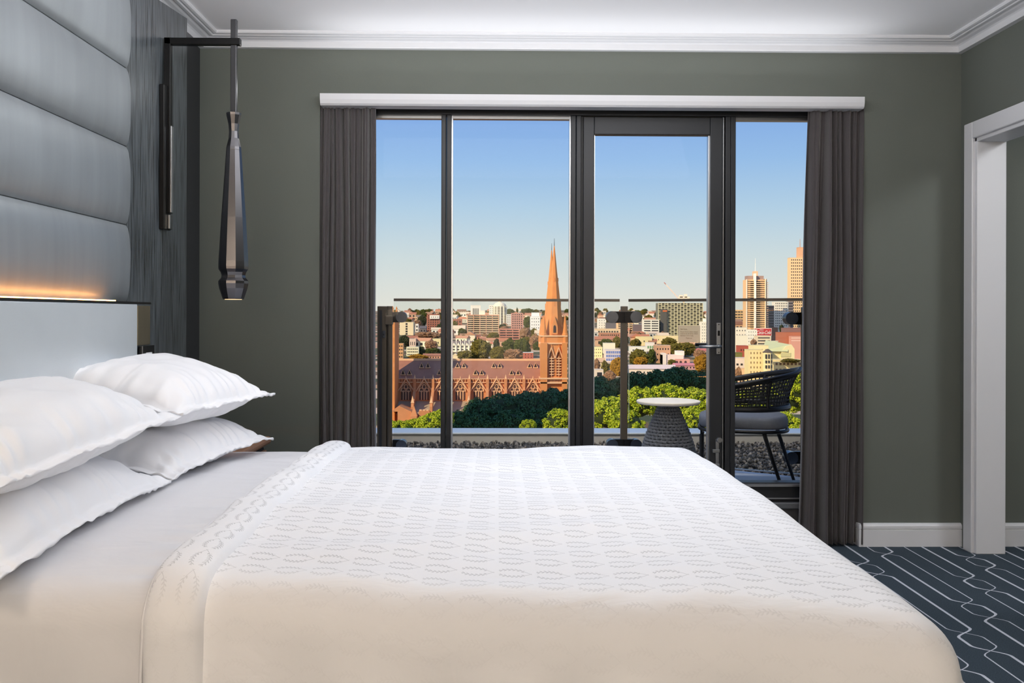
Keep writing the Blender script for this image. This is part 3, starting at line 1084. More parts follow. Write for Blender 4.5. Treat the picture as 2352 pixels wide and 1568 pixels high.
struct('floor_roof_edge', MB().box(-8, 9, 5.16, 8.2, -0.6, 0.135), mat('roof_membrane', (52, 50, 48), 0.9, var=0.1))
YPA = 7.62
CONC = mat('painted_concrete', (216, 206, 196), 0.8, var=0.07, scale=2)
struct('wall_parapet', MB().bbox(-8, 9, YPA, YPA + 0.27, -0.6, P(1176, 997, YPA).z, 0.008), CONC)
struct('trim_4', MB().bbox(-8, 9, YPA - 0.02, YPA + 0.29, P(1176, 997, YPA).z, P(1176, 996.0, YPA).z + 0.012, 0.006), mat('pale_coping', (240, 241, 242), 0.55, var=0.05))


def in_deck(x, y):
    if y > 6.6:
        return False
    if x > kx:
        return y < e0.y + sl_ * (x - e0.x) + 0.015
    return y < ky + 0.015


rnd = random.Random(5)
bmi = bmesh.new()
bmesh.ops.create_icosphere(bmi, subdivisions=1, radius=1.0)
bmi.verts.index_update()
IV = [v.co.copy() for v in bmi.verts]
IFc = [[v.index for v in f.verts] for f in bmi.faces]
bmi.free()
gm = MB()
n = 0
while n < 17000:
    x, y = rnd.uniform(-2.2, 3.6), rnd.uniform(5.35, YPA - 0.01)
    if in_deck(x, y):
        continue
    r = rnd.uniform(0.008, 0.016)
    R = Euler((rnd.random() * 6, rnd.random() * 6, rnd.random() * 6)).to_matrix() @ Matrix.Diagonal((r * rnd.uniform(0.9, 1.5), r, r * rnd.uniform(0.55, 0.8)))
    p = Vector((x, y, 0.142 + rnd.random() * 0.038))
    gm.add([p + R @ q for q in IV], IFc)
    n += 1
gmat = bpy.data.materials.new('river_gravel')
gmat.use_nodes = True
t = NT(gmat.node_tree)
gi = t.n('ShaderNodeNewGeometry')
rr = t.n('ShaderNodeValToRGB')
gmat.node_tree.links.new(gi.outputs['Random Per Island'], rr.inputs[0])
rr.color_ramp.elements[0].color = lin((48, 44, 40)) + (1,)
rr.color_ramp.elements[1].color = lin((176, 160, 144)) + (1,)
el2 = rr.color_ramp.elements.new(0.6)
el2.color = lin((108, 98, 88)) + (1,)
gmat.node_tree.links.new(rr.outputs[0], gmat.node_tree.nodes['Principled BSDF'].inputs['Base Color'])
gmat.node_tree.nodes['Principled BSDF'].inputs['Roughness'].default_value = 0.7
o = gm.build('gravel', gmat, smooth=True, fix=False)
tag(o, 'grey and brown pebble gravel between balustrade and parapet', 'gravel', kind='stuff')

# ---- glass balustrade
BZP = mat('bronze_black_metal', (78, 70, 60), 0.4, metal=0.5, var=0.08)
DISC = mat('turned_black_steel', (86, 90, 98), 0.26, metal=0.9, var=0.05, aniso=0.8)
YB0, YB1, YB2 = 6.34, 6.28, 5.66
bal = empty('glass_balustrade', (P(1433, 720, YB1).x, YB1, 0.15), 'frameless glass balustrade with black posts, round clamps and thin top rail', 'balustrade')


def panel(pa, pb):
    """glass sheet and cap rail between two points given as (u, Y)"""
    A, B = P(pa[0], 690, pa[1]), P(pb[0], 690, pb[1])
    d = (B - A)
    d.z = 0
    nrm = Vector((-d.y, d.x, 0)).normalized()
    zt = P(1433, 692, YB1).z
    def slab(z0, z1, th):
        q = nrm * th / 2
        pts = [A - q, B - q, B + q, A + q]
        return MB().add([(p.x, p.y, z0) for p in pts] + [(p.x, p.y, z1) for p in pts], [(0, 3, 2, 1), (4, 5, 6, 7), (0, 1, 5, 4), (1, 2, 6, 5), (2, 3, 7, 6), (3, 0, 4, 7)])
    slab(0.245, zt, 0.012).build('glass_panel', BGLASS, bal)
    slab(zt - 0.002, zt + 0.016, 0.024).build('top_rail', BZP, bal)
    slab(0.238, 0.245, 0.013).build('panel_edge', ALU, bal)
    return A, B


panel((905, YB0), (1423, YB1))
panel((1445, YB1), (1872, YB2))


def clamp(u, v, Y, r, upost, xoff=0):
    c = P(u, v, Y)
    s = 1 if u > upost else -1
    xp = P(upost, v, Y).x
    k = MB().bbox(min(c.x, xp), max(c.x, xp), Y - 0.018, Y + 0.018, c.z - r * 0.97, c.z + r * 0.97, 0.003).build('clamp_arm', BLACKM, bal)
    MB().lathe([(r, -0.036), (r, -0.030), (r, 0.030), (r, 0.036)], (c.x, Y, c.z), 32, axis='y').build('clamp_disc', DISC, k)


A = P(1426, 703, YB1)
B = P(1441, 703, YB1)
MB().bbox(A.x, B.x, YB1 - 0.025, YB1 + 0.025, 0.12, A.z, 0.003).build('post', BZP, bal)
for v in (728, 1021):
    clamp(1405, v, YB1 - 0.01, 0.040, 1433)
    clamp(1460, v, YB1 - 0.01, 0.040, 1433)
# right-hand end
for v in (731, 1050):
    clamp(1815, v, P(1815, 700, 5.74).y, 0.039, 1850)
C = P(1850, 720, 5.70)
MB().bbox(C.x - 0.02, C.x + 0.02, 5.68, 5.73, 0.12, P(1850, 705, 5.7).z, 0.003).build('post', BZP, bal)
# left-hand end: flat frame, round post, bracket, lock
A, B = P(868, 703, YB0), P(889, 703, YB0)
MB().bbox(A.x, B.x, YB0 - 0.03, YB0 + 0.03, 0.12, A.z, 0.003).build('post', BZP, bal)
MB().box(P(873, 712, YB0).x, P(879, 712, YB0).x, YB0 - 0.034, YB0 - 0.03, 0.2, P(873, 712, YB0).z).build('post_channel', FRAME2, bal)
c = P(895.5, 703, YB0)
MB().lathe([(0.0195, 0.12), (0.0195, c.z)], (c.x, YB0 - 0.01, 0), 20).build('post', BZP, bal)
A, B = P(886, 724, YB0), P(903, 745, YB0)
MB().bbox(A.x, B.x, YB0 - 0.042, YB0 + 0.02, B.z, A.z, 0.003).build('post_bracket', BZP, bal)
A, B = P(880, 759, YB0), P(887, 775, YB0)
lk = MB().bbox(A.x, B.x, YB0 - 0.038, YB0 - 0.03, B.z, A.z, 0.002).build('lock_plate', DISC, bal)
MB().lathe([(0.004, -0.044), (0.004, -0.038)], ((A.x + B.x) / 2, YB0, (A.z + B.z) / 2 - 0.005), 10, axis='y').build('lock_cylinder', BLACKM, lk)
for v in (728, 1021):
    clamp(923, v, YB0 - 0.01, 0.0365, 902)

# ---- woven side table
YT = 5.72
ROPE = mat('dark_rope', (120, 122, 126), 0.75, var=0.25, scale=90, bump=0.4, bscale=400)
ct = P(1535, 918, YT)
tab = empty('side_table', (ct.x, YT, ZK), 'small round side table with pale top on a woven charcoal base', 'side table')
TOPM = mat('pale_stone_top', (226, 216, 198), 0.65, var=0.08, scale=14)
k = YT / 2150.0
MB().lathe([(70 * k, -0.030), (72.5 * k, -0.024), (73 * k, -0.018), (72.5 * k, -0.013), (71.5 * k, -0.011)], (ct.x, YT, ct.z + 0.008), 64).build('table_top', TOPM, tab, smooth=False)
MB().lathe([(0.05, -0.045), (0.05, -0.022)], (ct.x, YT, ct.z + 0.008), 24).build('top_collar', BLACKM, tab)
prt = [(925, 18), (935, 22), (950, 28), (975, 39.5), (1000, 49), (1020, 56), (1050, 62), (1080, 63), (1096, 60)]


def rad(z):
    for (va, ra), (vb, rb) in zip(prt, prt[1:]):
        za, zb_ = P(1535, va, YT).z, P(1535, vb, YT).z
        if zb_ <= z <= za:
            f = (za - z) / (za - zb_)
            return (ra + (rb - ra) * f) * k
    return (prt[0][1] if z > 0.5 else prt[-1][1]) * k


ztop, zbot = P(1535, 926, YT).z, ZK + 0.012
NR = 25
core = [(max(0.02, rad(ztop - (ztop - zbot) * i / 12) - 0.014), ztop - (ztop - zbot) * i / 12 - ZK) for i in range(13)][::-1]
MB().lathe(core, (ct.x, YT, ZK), 24).build('base_core', FRAME2, tab)
nw = 26
for i in range(NR):
    z = ztop - (ztop - zbot) * i / (NR - 1)
    r = rad(z)
    m_ = MB()
    for half in (0, 1):
        pts = []
        for j in range(nw * 4):
            th = 2 * pi * j / (nw * 4)
            w_ = sin(nw * th + (pi if i % 2 else 0))
            pts.append((ct.x + (r + 0.006 * w_) * cos(th), YT + (r + 0.006 * w_) * sin(th), z + (0.0052 if half else -0.0010) + 0.0015 * sin(nw * th * 2)))
        m_.tube(pts, 0.0058, 5, closed=True)
    m_.build('woven_row', ROPE, tab, smooth=True, fix=False)
sm = MB()
for j in range(nw):
    th = 2 * pi * (j + 0.5) / nw
    sm.tube([(ct.x + (rad(ztop - (ztop - zbot) * q / 14)) * cos(th), YT + (rad(ztop - (ztop - zbot) * q / 14)) * sin(th), ztop - (ztop - zbot) * q / 14) for q in range(15)], 0.0028, 5)
o = sm.build('upright_cords', ROPE, tab, smooth=True, fix=False)
o['kind'] = 'stuff'

# ---- woven armchair, facing left
YC = 5.47
cc = P(1706, 960, YC)
ch = empty('balcony_chair', (cc.x, YC, ZK), 'dark woven rope armchair with grey seat pad on the balcony', 'chair')
TH = radians(-13)
bx, by = Vector((cos(TH), sin(TH), 0)), Vector((-sin(TH), cos(TH), 0))     # towards the back / across
CB = Vector((cc.x, YC, ZK))
CPAD = mat('grey_seat_fabric', (96, 101, 110), 0.85, var=0.12, scale=60, bump=0.3, bscale=500)
CFR = mat('black_chair_frame', (20, 20, 22), 0.45, metal=0.3, var=0.08)


def cpt(a, b, z):
    return CB + bx * a + by * b + Vector((0, 0, z))


zseat = P(1706, 949, YC).z - ZK
# seat pad: rounded slab, round towards the back
mb = MB()
ring = []
for q in range(48):
    th = 2 * pi * q / 48
    ca, sa = cos(th), sin(th)
    a = 0.252 * (abs(ca) ** 0.55) * (1 if ca > 0 else -1)
    b = 0.235 * (abs(sa) ** 0.62) * (1 if sa > 0 else -1)
    ring.append((a, b))
lev = [(0.80, zseat - 0.072), (0.97, zseat - 0.068), (1.0, zseat - 0.052), (1.0, zseat - 0.020), (0.975, zseat - 0.006), (0.90, zseat + 0.002), (0.55, zseat + 0.010), (0.0, zseat + 0.012)]
vs = [cpt(a * s_, b * s_, z) for s_, z in lev for a, b in ring]
fs = [(i * 48 + j, i * 48 + (j + 1) % 48, (i + 1) * 48 + (j + 1) % 48, (i + 1) * 48 + j) for i in range(len(lev) - 1) for j in range(48)]
mb.add(vs, fs)
mb.build('seat_pad', CPAD, ch, smooth=True)
ring3 = [cpt(a * 0.99, b * 0.99, zseat - 0.080) for a, b in ring]
MB().tube(ring3, 0.011, 8, closed=True).build('seat_frame', CFR, ch, smooth=True)
# legs
for a0, b0, a1, b1 in ((-0.235, -0.20, -0.235, -0.215), (-0.235, 0.20, -0.235, 0.215), (0.115, -0.215, 0.215, -0.235), (0.205, 0.14, 0.305, 0.155)):
    MB().tube([cpt(a0 * 0.96, b0, zseat - 0.088), cpt(a0, b0, zseat - 0.105), cpt(a1, b1, 0.0)], [0.012, 0.012, 0.009], 10).build('leg', CFR, ch, smooth=True)
# rope shell
PH0 = 128


def shell(phi, h):
    """phi in degrees round the back, h 0 (seat) .. 1 (rim)"""
    t_ = radians(phi)
    f = abs(phi) / PH0
    top = 0.268 - 0.105 * f ** 1.1
    z = zseat + 0.046 + h * (top - 0.046)
    fl = 0.075 * h ** 1.7 * max(0.0, cos(t_ * 0.72)) ** 1.5
    bulge = 0.012 * (1 - h) ** 3
    if abs(phi) <= 90:
        a = (0.235 + fl + bulge) * cos(t_)
        b = (0.262 + 0.03 * h + bulge) * sin(t_)
    else:
        a = -(abs(phi) - 90) / 60 * 0.24
        b = (0.262 + 0.03 * h + bulge) * (1 if phi > 0 else -1)
    return cpt(a + 0.012, b, z)


ROPE2 = mat('black_rope', (24, 24, 26), 0.7, var=0.2, scale=90)
for h, r in ((0.0, 0.0135), (1.0, 0.0125)):
    MB().tube([shell(-PH0 + 2 * PH0 * i / 60, h) for i in range(61)], r, 8).build('shell_rail', CFR, ch, smooth=True)
MB().tube([shell(-PH0 + 2 * PH0 * i / 60, 0.045) for i in range(61)], 0.011, 8).build('shell_rail', CFR, ch, smooth=True)
MB().tube([shell(-PH0 + 2 * PH0 * i / 60, 0.96) for i in range(61)], 0.011, 8).build('shell_rail', CFR, ch, smooth=True)
NS = 50
for i in range(NS):
    phi = -PH0 + 2 * PH0 * (i + 0.5) / NS
    MB().tube([shell(phi + 5 * sin(q / 7 * pi * 0.5), q / 7) for q in range(8)], 0.0042, 5).build('upright_cord', ROPE2, ch, fix=False)
for j in range(1, 9):
    MB().tube([shell(-PH0 + 2 * PH0 * i / 70, j / 9 + 0.012 * sin(i * 0.9 + j)) for i in range(71)], 0.0046, 5).build('level_cord', ROPE2, ch, fix=False)
MB().tube([shell(-62, q / 7) for q in range(8)], 0.011, 8).build('shell_strut', CFR, ch)
MB().tube([shell(62, q / 7) for q in range(8)], 0.011, 8).build('shell_strut', CFR, ch)

# ------------------------------------------------------------------ the land outside
PROFILE = [(20, -52), (330, -50), (500, -45.5), (700, -38), (1000, -28), (1500, -14), (2200, 0.5), (2600, 7.5), (3200, 2)]


def ground(Y):
    for (a, za), (b, zb_) in zip(PROFILE, PROFILE[1:]):
        if Y <= b:
            return za + (zb_ - za) * (Y - a) / (b - a)
    return PROFILE[-1][1]


def Yat(v):
    """depth at which the ground shows at height v of the photograph"""
    lo, hi = 330.0, 2590.0
    for _ in range(40):
        m_ = (lo + hi) / 2
        if P(1176, v, m_).z > ground(m_):
            lo = m_
        else:
            hi = m_
    return (lo + hi) / 2


def suburb_material():
    m = bpy.data.materials.new('suburb_ground')
    m.use_nodes = True
    nt = m.node_tree
    t = NT(nt)
    b = nt.nodes['Principled BSDF']
    g = t.n('ShaderNodeNewGeometry')
    vo = t.n('ShaderNodeTexVoronoi')
    vo.inputs['Scale'].default_value = 0.055
    nt.links.new(g.outputs['Position'], vo.inputs['Vector'])
    s = t.n('ShaderNodeSeparateColor')
    nt.links.new(vo.outputs['Color'], s.inputs[0])
    r = t.n('ShaderNodeValToRGB')
    r.color_ramp.interpolation = 'CONSTANT'
    cols = [(0.0, (92, 92, 52)), (0.28, (112, 88, 58)), (0.45, (190, 150, 110)), (0.6, (70, 78, 44)), (0.75, (206, 180, 150)), (0.9, (176, 130, 100))]
    e = r.color_ramp.elements
    while len(e) < len(cols):
        e.new(0.5)
    for q, (p, c) in zip(e, cols):
        q.position = p
        q.color = lin(c) + (1,)
    nt.links.new(s.outputs[0], r.inputs[0])
    nt.links.new(r.outputs[0], b.inputs['Base Color'])
    b.inputs['Roughness'].default_value = 0.95
    return m


mb = MB()
NX, NY = 60, 50


def gfn(i, j):
    f = j / (NY - 1)
    Y = 20 + (3200 - 20) * f ** 1.3
    X = (-0.55 + 1.1 * i / (NX - 1)) * (Y + 300)
    z = ground(Y)
    if Y > 1500:
        z += 7 * mnoise.noise((X * 0.003, Y * 0.002, 0)) * (Y - 1500) / 1000
    return X, Y, z


mb.grid(gfn, NX, NY)
struct('floor_terrain', mb, suburb_material(), smooth=True)

# ---- building generator
WINM = mat('dark_windows', (52, 50, 52), 0.25, var=0.1, scale=0.3)
BLUEW = mat('blue_glass', (118, 138, 196), 0.3, var=0.15, scale=0.4)
BM = {}


def wallmat(c):
    if c not in BM:
        BM[c] = mat('facade_%d_%d_%d' % c, c, 0.85, var=0.08, scale=0.15, bump=0)
    return BM[c]


def bld(label, u0, u1, v0, v1, col, fl=0, bays=0, style='punch', Y=None, dep=9.0, roof=None, rcol=(170, 92, 66), sl=None, ww=0.5, wh=0.5, cap=None, win=None, name='building', cat='building', margin=0.06, hang=False, into=None):
    Y = Y or Yat(v1)
    a, b = P(u0, v1, Y), P(u1, v0, Y)
    x0, x1, z0, z1 = a.x, b.x, a.z, b.z
    zb = z0 if hang else min(z0, ground(Y)) - 4
    root = into[0] if into else empty(name, ((x0 + x1) / 2, Y + dep / 2, zb), label, cat)
    wm = wallmat(col)
    zr = z1
    if roof in ('gable', 'hip', 'gabley'):
        rh = (z1 - z0) * 0.38
        zr = z1 - rh
    wo = MB().box(x0, x1, Y, Y + dep, zb, zr).build(into[1] if into else 'wall', wm, root)
    if into:
        root = wo
    px = Y / 2150.0
    if roof == 'gable':
        MB().prism([(Y - 0.6, zr), (Y + dep / 2, z1), (Y + dep + 0.6, zr)], x0 - 0.5, x1 + 0.5, 'x').build('roof', wallmat(rcol), root)
    elif roof == 'gabley':
        MB().prism([(x0, zr), ((x0 + x1) / 2, z1), (x1, zr)], Y - 0.2, Y + dep, 'y').build('roof', wallmat(rcol), root)
    elif roof == 'hip':
        xm = min((x1 - x0) * 0.3, dep * 0.5)
        MB().add([(x0 - 0.5, Y - 0.5, zr), (x1 + 0.5, Y - 0.5, zr), (x1 + 0.5, Y + dep, zr), (x0 - 0.5, Y + dep, zr), (x0 + xm, Y + dep / 2, z1), (x1 - xm, Y + dep / 2, z1)],
                 [(0, 1, 5, 4), (1, 2, 5), (2, 3, 4, 5), (3, 0, 4), (0, 3, 2, 1)]).build('roof', wallmat(rcol), root)
    else:
        MB().box(x0 - 0.15, x1 + 0.15, Y - 0.15, Y + dep, zr, zr + 0.45 * px).build('parapet', wallmat(cap or col), root)
    if fl and bays:
        W_, H_ = x1 - x0, zr - z0
        wmb = MB()
        mx = W_ * margin
        cw, chh = (W_ - 2 * mx) / bays, H_ / (fl + 0.3)
        for f in range(fl):
            zc = zr - chh * (f + 0.68)
            if style in ('punch',):
                for k in range(bays):
                    xc = x0 + mx + cw * (k + 0.5)
                    wmb.box(xc - cw * ww / 2, xc + cw * ww / 2, Y - 0.12, Y + 0.3, zc - chh * wh / 2, zc + chh * wh / 2)
            else:
                wmb.box(x0 + mx, x1 - mx, Y - 0.10, Y + 0.3, zc - chh * wh / 2, zc + chh * wh / 2)
        o = wmb.build('windows', win or WINM, root, fix=False)
        o['kind'] = 'stuff'
        if style == 'balcony':
            sm_ = MB()
            for f in range(fl):
                zc = zr - chh * (f + 0.68)
                sm_.box(x0, x1, Y - 1.1, Y, zc - chh * wh / 2 - chh * 0.32, zc - chh * wh / 2)
            o = sm_.build('balconies', wallmat(sl or col), root, fix=False)
            o['kind'] = 'stuff'
            fm = MB()
            for k in range(bays + 1):
                xc = x0 + mx + cw * k
                fm.box(xc - 0.35, xc + 0.35, Y - 1.25, Y, zb, zr)
            o = fm.build('party_walls', wm, root, fix=False)
            o['kind'] = 'stuff'
        elif style == 'bands':
            fm = MB()
            for k in range(1, bays):
                xc = x0 + mx + cw * k
                fm.box(xc - cw * 0.08, xc + cw * 0.08, Y - 0.2, Y, zb, zr)
            o = fm.build('piers', wm, root, fix=False)
            o['kind'] = 'stuff'
    return root


CREAM, PEACH, WHT, BRICK, TERRA, YEL, GREY, PINK, BRN = (246, 226, 184), (232, 190, 148), (246, 240, 226), (172, 108, 86), (206, 138, 102), (244, 226, 168), (140, 134, 128), (214, 150, 132), (150, 106, 84)
# left pane
bld('cream block with a dark balcony slot, beside the left round clamp', 918, 949.5, 740, 770, CREAM, 5, 1, ww=0.16, wh=0.7, dep=20)
brk = bld('red brick tower with white upper storey behind the left mullion', 980, 1010, 722, 762, BRICK, 8, 5, ww=0.45, wh=0.5, cap=(150, 70, 56))
bld('white upper storey block over the red brick tower', 987, 1009, 724, 732, WHT, 1, 4, Y=Yat(762) - 2, dep=6, ww=0.2, hang=True, into=(brk, 'upper_storey'))
bld('peach house beyond the cream slotted block', 947, 959, 728, 741, PEACH, 2, 3)
bld('tiny white house right of the cream slotted block', 954, 961, 744, 763, WHT, 2, 1)
bld('grey shed roofed house left of the red brick tower', 964, 979, 748, 764, (120, 112, 112), 1, 2, roof='gable', rcol=(104, 98, 100))
bld('pale pink flats with a railed roof terrace', 940, 955, 778, 798, (236, 206, 184), 1, 3, ww=0.3)
bld('cream office block with two window rows above the cathedral roof', 933.5, 961.5, 797, 818, (246, 236, 196), 3, 6, ww=0.65, wh=0.35)
bld('narrow orange flats at the left edge above the cathedral roof', 915, 926, 789, 824, (226, 170, 116), 4, 2, ww=0.5, wh=0.4)
bld('long pale yellow block beside the left mullion', 978, 1012, 778, 795, YEL, 1, 4, ww=0.3, wh=0.3)
bld('low terrace of brown roofs just behind the cathedral ridge', 972, 1012, 812, 824, (200, 150, 120), 1, 6, roof='gable', rcol=(176, 120, 92), ww=0.4)
# middle pane
bslab = bld('wide beige apartment slab with rows of balconies', 1073, 1146, 723, 777, (226, 178, 146), 11, 5, 'balcony', sl=(246, 222, 180), wh=0.46, margin=0.01)
bld('white slab tower with dark vertical stripes behind the beige apartments', 1081, 1104, 701, 745, WHT, 1, 6, 'punch', Y=1500, ww=0.45, wh=0.95, margin=0.18)
bld('white roof plant on the beige apartment slab', 1100, 1114, 713, 724, (250, 240, 218), Y=Yat(777) + 6, dep=8, into=(bslab, 'roof_plant'))
bld('slim white tower left of the domed round tower', 1123, 1134, 701, 745, (250, 244, 228), 9, 2, Y=1480, ww=0.4, wh=0.3)
bld('white flats right of the domed round tower', 1163, 1181, 722, 747, (252, 248, 238), 5, 4, 'bands', wh=0.35)
bld('pink brick tower with square windows on the ridge', 1174, 1202, 719, 756, (206, 150, 134), 7, 5, ww=0.55, wh=0.45, cap=(190, 120, 100))
deco = bld('white stepped art deco tower left of the spire', 1218, 1241, 727, 771, (252, 250, 242), 6, 4, ww=0.3, wh=0.3)
bld('white upper stage of the art deco tower', 1221, 1239, 718, 735, (254, 252, 246), 1, 6, Y=Yat(771) + 1.5, dep=9, ww=0.3, wh=0.2, into=(deco, 'upper_stage'))
bld('pink apartment block with white balcony fronts', 1147, 1193, 755, 797, (206, 144, 122), 7, 3, 'balcony', sl=(222, 150, 126), wh=0.42, margin=0.01)
bld('small red brick tower with white cap on the cathedral ridge line', 1202, 1225, 810, 824, (196, 104, 84), 2, 3, ww=0.2, cap=WHT, Y=640, dep=9)
bld('cream gabled cottage at the left end of the middle pane', 1039, 1053, 811, 825, (250, 232, 188), 0, 0, roof='gabley', rcol=(246, 226, 186))
bld('white house with terracotta hip roof left of the beige slab', 1050, 1073, 727, 741, (248, 238, 212), 1, 5, roof='hip', rcol=TERRA, ww=0.4)
bld('red brick house with dark porch beside the left mullion', 1039, 1061, 733, 752, BRICK, 2, 3, ww=0.4)
bld('white factory buildings beside the left mullion', 1039, 1068, 747, 769, WHT, 1, 3, ww=0.4, roof='gable', rcol=(232, 210, 180))
bld('row of red tiled roofs below the beige apartment slab', 1103, 1139, 773, 785, (214, 160, 130), 1, 8, roof='gable', rcol=(196, 136, 106), ww=0.4)
bld('white chimneyed house between the olive trees', 1123, 1135, 782, 803, (250, 238, 216), 3, 2, ww=0.3, roof='gabley', rcol=(214, 140, 120))
bld('dark roofed terrace at the foot of the beige slab', 1073, 1104, 768, 780, (196, 136, 108), 1, 5, roof='gable', rcol=(150, 100, 80))
# white gothic terrace with six gables
Y = Yat(808)
tg = empty('terrace', (P(1068, 808, Y).x, Y + 5, ground(Y)), 'white gothic terrace with six pointed gables and tall piers', 'building')
a, b = P(1037, 808, Y), P(1097, 793, Y)
MB().box(a.x, b.x, Y, Y + 12, a.z - 8, b.z).build('wall', wallmat((250, 244, 222)), tg)
MB().prism([(Y + 0.5, b.z), (Y + 6, P(1068, 783, Y).z), (Y + 12, b.z)], a.x, b.x, 'x').build('roof', wallmat((128, 112, 108)), tg)
for i in range(6):
    xa, xb = P(1038 + i * 9.9, 800, Y).x, P(1047.4 + i * 9.9, 800, Y).x
    MB().prism([(xa + 0.4, b.z), ((xa + xb) / 2, P(1068, 786, Y).z), (xb - 0.4, b.z)], Y - 0.5, Y + 4, 'y').build('gable', wallmat((250, 244, 222)), tg)
    MB().box(xb - 0.25, xb + 0.45, Y - 1, Y + 1, a.z - 8, P(1068, 780, Y).z).build('pier', wallmat((252, 246, 228)), tg)
    m_ = MB()
    for zv in (796, 802.5):
        c = P(1042.5 + i * 9.9, zv, Y)
        m_.box(c.x - 0.85, c.x - 0.1, Y - 0.15, Y + 0.2, c.z - 0.65, c.z + 0.65).box(c.x + 0.1, c.x + 0.85, Y - 0.15, Y + 0.2, c.z - 0.65, c.z + 0.65)
    m_.build('window', WINM, tg)
# domed round tower
Y = 1420
c = P(1148, 744, Y)
k = Y / 2150.0
rt = empty('round_tower', (c.x, Y, c.z - 10), 'round white tower with ribs and a domed cap on the ridge', 'building')
zt_ = P(1148, 703, Y).z
MB().lathe([(15 * k, c.z - 12), (15 * k, zt_), (13.5 * k, zt_ + 2.5), (9.5 * k, zt_ + 5), (3.5 * k, zt_ + 6.2), (3.5 * k, zt_ + 7.2)], (c.x, Y, 0), 24).build('wall', wallmat((238, 226, 200)), rt)
m_ = MB()
for f in range(12):
    z = zt_ - 1.0 - f * 2.35
    m_.lathe([(15.35 * k, z - 1.0), (15.35 * k, z)], (c.x, Y, 0), 24)
o = m_.build('windows', WINM, rt)
o['kind'] = 'stuff'
for i in range(12):
    th = 2 * pi * i / 12 + 0.1
    x_, y_ = c.x + 15.3 * k * cos(th), Y + 15.3 * k * sin(th)
    MB().box(x_ - 0.8, x_ + 0.8, y_ - 0.8, y_ + 0.8, c.z - 12, zt_).build('rib', wallmat((250, 240, 218)), rt)
# right panes
bld('white cube block with three window rows beside the door post', 1373, 1392, 732, 756, (250, 244, 228), 4, 3, ww=0.25, wh=0.3)
bld('dark grey hall right of the white cube block', 1392, 1416, 741, 757, (112, 108, 112), 0, 0)
bld('low beige flats left of the middle balustrade post', 1363, 1425, 755, 768, (232, 204, 164), 1, 9, ww=0.6, wh=0.4)
bld('brown brick terrace rows left of the middle balustrade post', 1377, 1426, 764, 782, (196, 136, 106), 2, 9, ww=0.5, wh=0.35, Y=Yat(782), cap=(226, 190, 150))
bld('yellow block with two window rows at the left edge of the door glass', 1361, 1383, 797, 829, (246, 234, 172), 4, 4, ww=0.35, wh=0.25)
wb = bld('white hall with a raised upper part left of the middle balustrade post', 1387, 1413, 788, 812, (252, 240, 214), 0, 0)
bld('blue glazed school front below the white hall', 1390, 1427, 803, 831, (236, 222, 214), 3, 7, 'bands', wh=0.66, win=BLUEW)
bld('small cream house below the yellow block', 1372, 1390, 822, 846, (244, 220, 176), 1, 2, roof='gable', rcol=(220, 180, 140))
bld('low white arched shelter left of the post', 1368, 1386, 849, 869, (240, 220, 196), 1, 1, ww=0.7, wh=0.6)
bld('peach flats showing both sides of the middle balustrade post', 1417, 1455, 741, 767, (236, 196, 150), 5, 4, 'balcony', sl=(250, 232, 196), wh=0.4)
bld('mauve warehouse wall right of the middle balustrade post', 1455, 1478, 745, 768, (128, 112, 114), 0, 0, cap=(190, 200, 190))
bld('white banded office block left of the grid tower', 1477, 1514, 734, 773, (250, 244, 226), 7, 2, 'bands', wh=0.42)
bld('pale yellow low house with small windows below the banded block', 1461, 1498, 773, 793, YEL, 1, 3, ww=0.2, wh=0.2)
bld('pale yellow long wing below the grid tower', 1504, 1560, 771, 788, (244, 226, 174), 1, 5, ww=0.15, wh=0.2)
bld('flat white roofs right of the middle balustrade post', 1447, 1485, 796, 811, (252, 244, 226), 1, 3, ww=0.4, wh=0.2)
bld('white kiosk with green awning right of the flat white roofs', 1485, 1503, 787, 806, (246, 238, 224), 1, 3, ww=0.7, wh=0.4, win=mat('green_awning', (128, 168, 120), 0.7))
bld('brown brick houses left of the white villa', 1505, 1540, 793, 833, (206, 160, 126), 3, 5, ww=0.4, wh=0.3, cap=(236, 210, 176))
bld('long white and pink school behind the park trees', 1446, 1552, 838, 862, (248, 228, 206), 1, 12, ww=0.35, wh=0.3, roof='gable', rcol=(226, 206, 200))
dtow = bld('white tower at the right edge of the door glass', 1610, 1630, 739, 789, (250, 242, 220), 7, 4, ww=0.3, wh=0.25)
bld('upper lift block of the white tower at the door edge', 1618, 1630, 731, 745, (252, 246, 228), Y=Yat(789) + 2, dep=8, into=(dtow, 'lift_block'))
bld('pink tiled long roof below the white villa', 1550, 1600, 834, 848, (226, 168, 166), 1, 6, roof='gable', rcol=(216, 136, 140), ww=0.4)
bld('terracotta cottage behind the door stile', 1600, 1640, 800, 815, (236, 190, 160), 1, 5, roof='gable', rcol=(206, 120, 110))
bld('beige terraced blocks left of the masted tower', 1686, 1716, 712, 745, (222, 182, 128), 5, 4, 'bands', wh=0.4)
bld('brown roofed house below the beige terraced blocks', 1688, 1716, 738, 757, (208, 160, 120), 1, 3, roof='gable', rcol=(140, 96, 72))
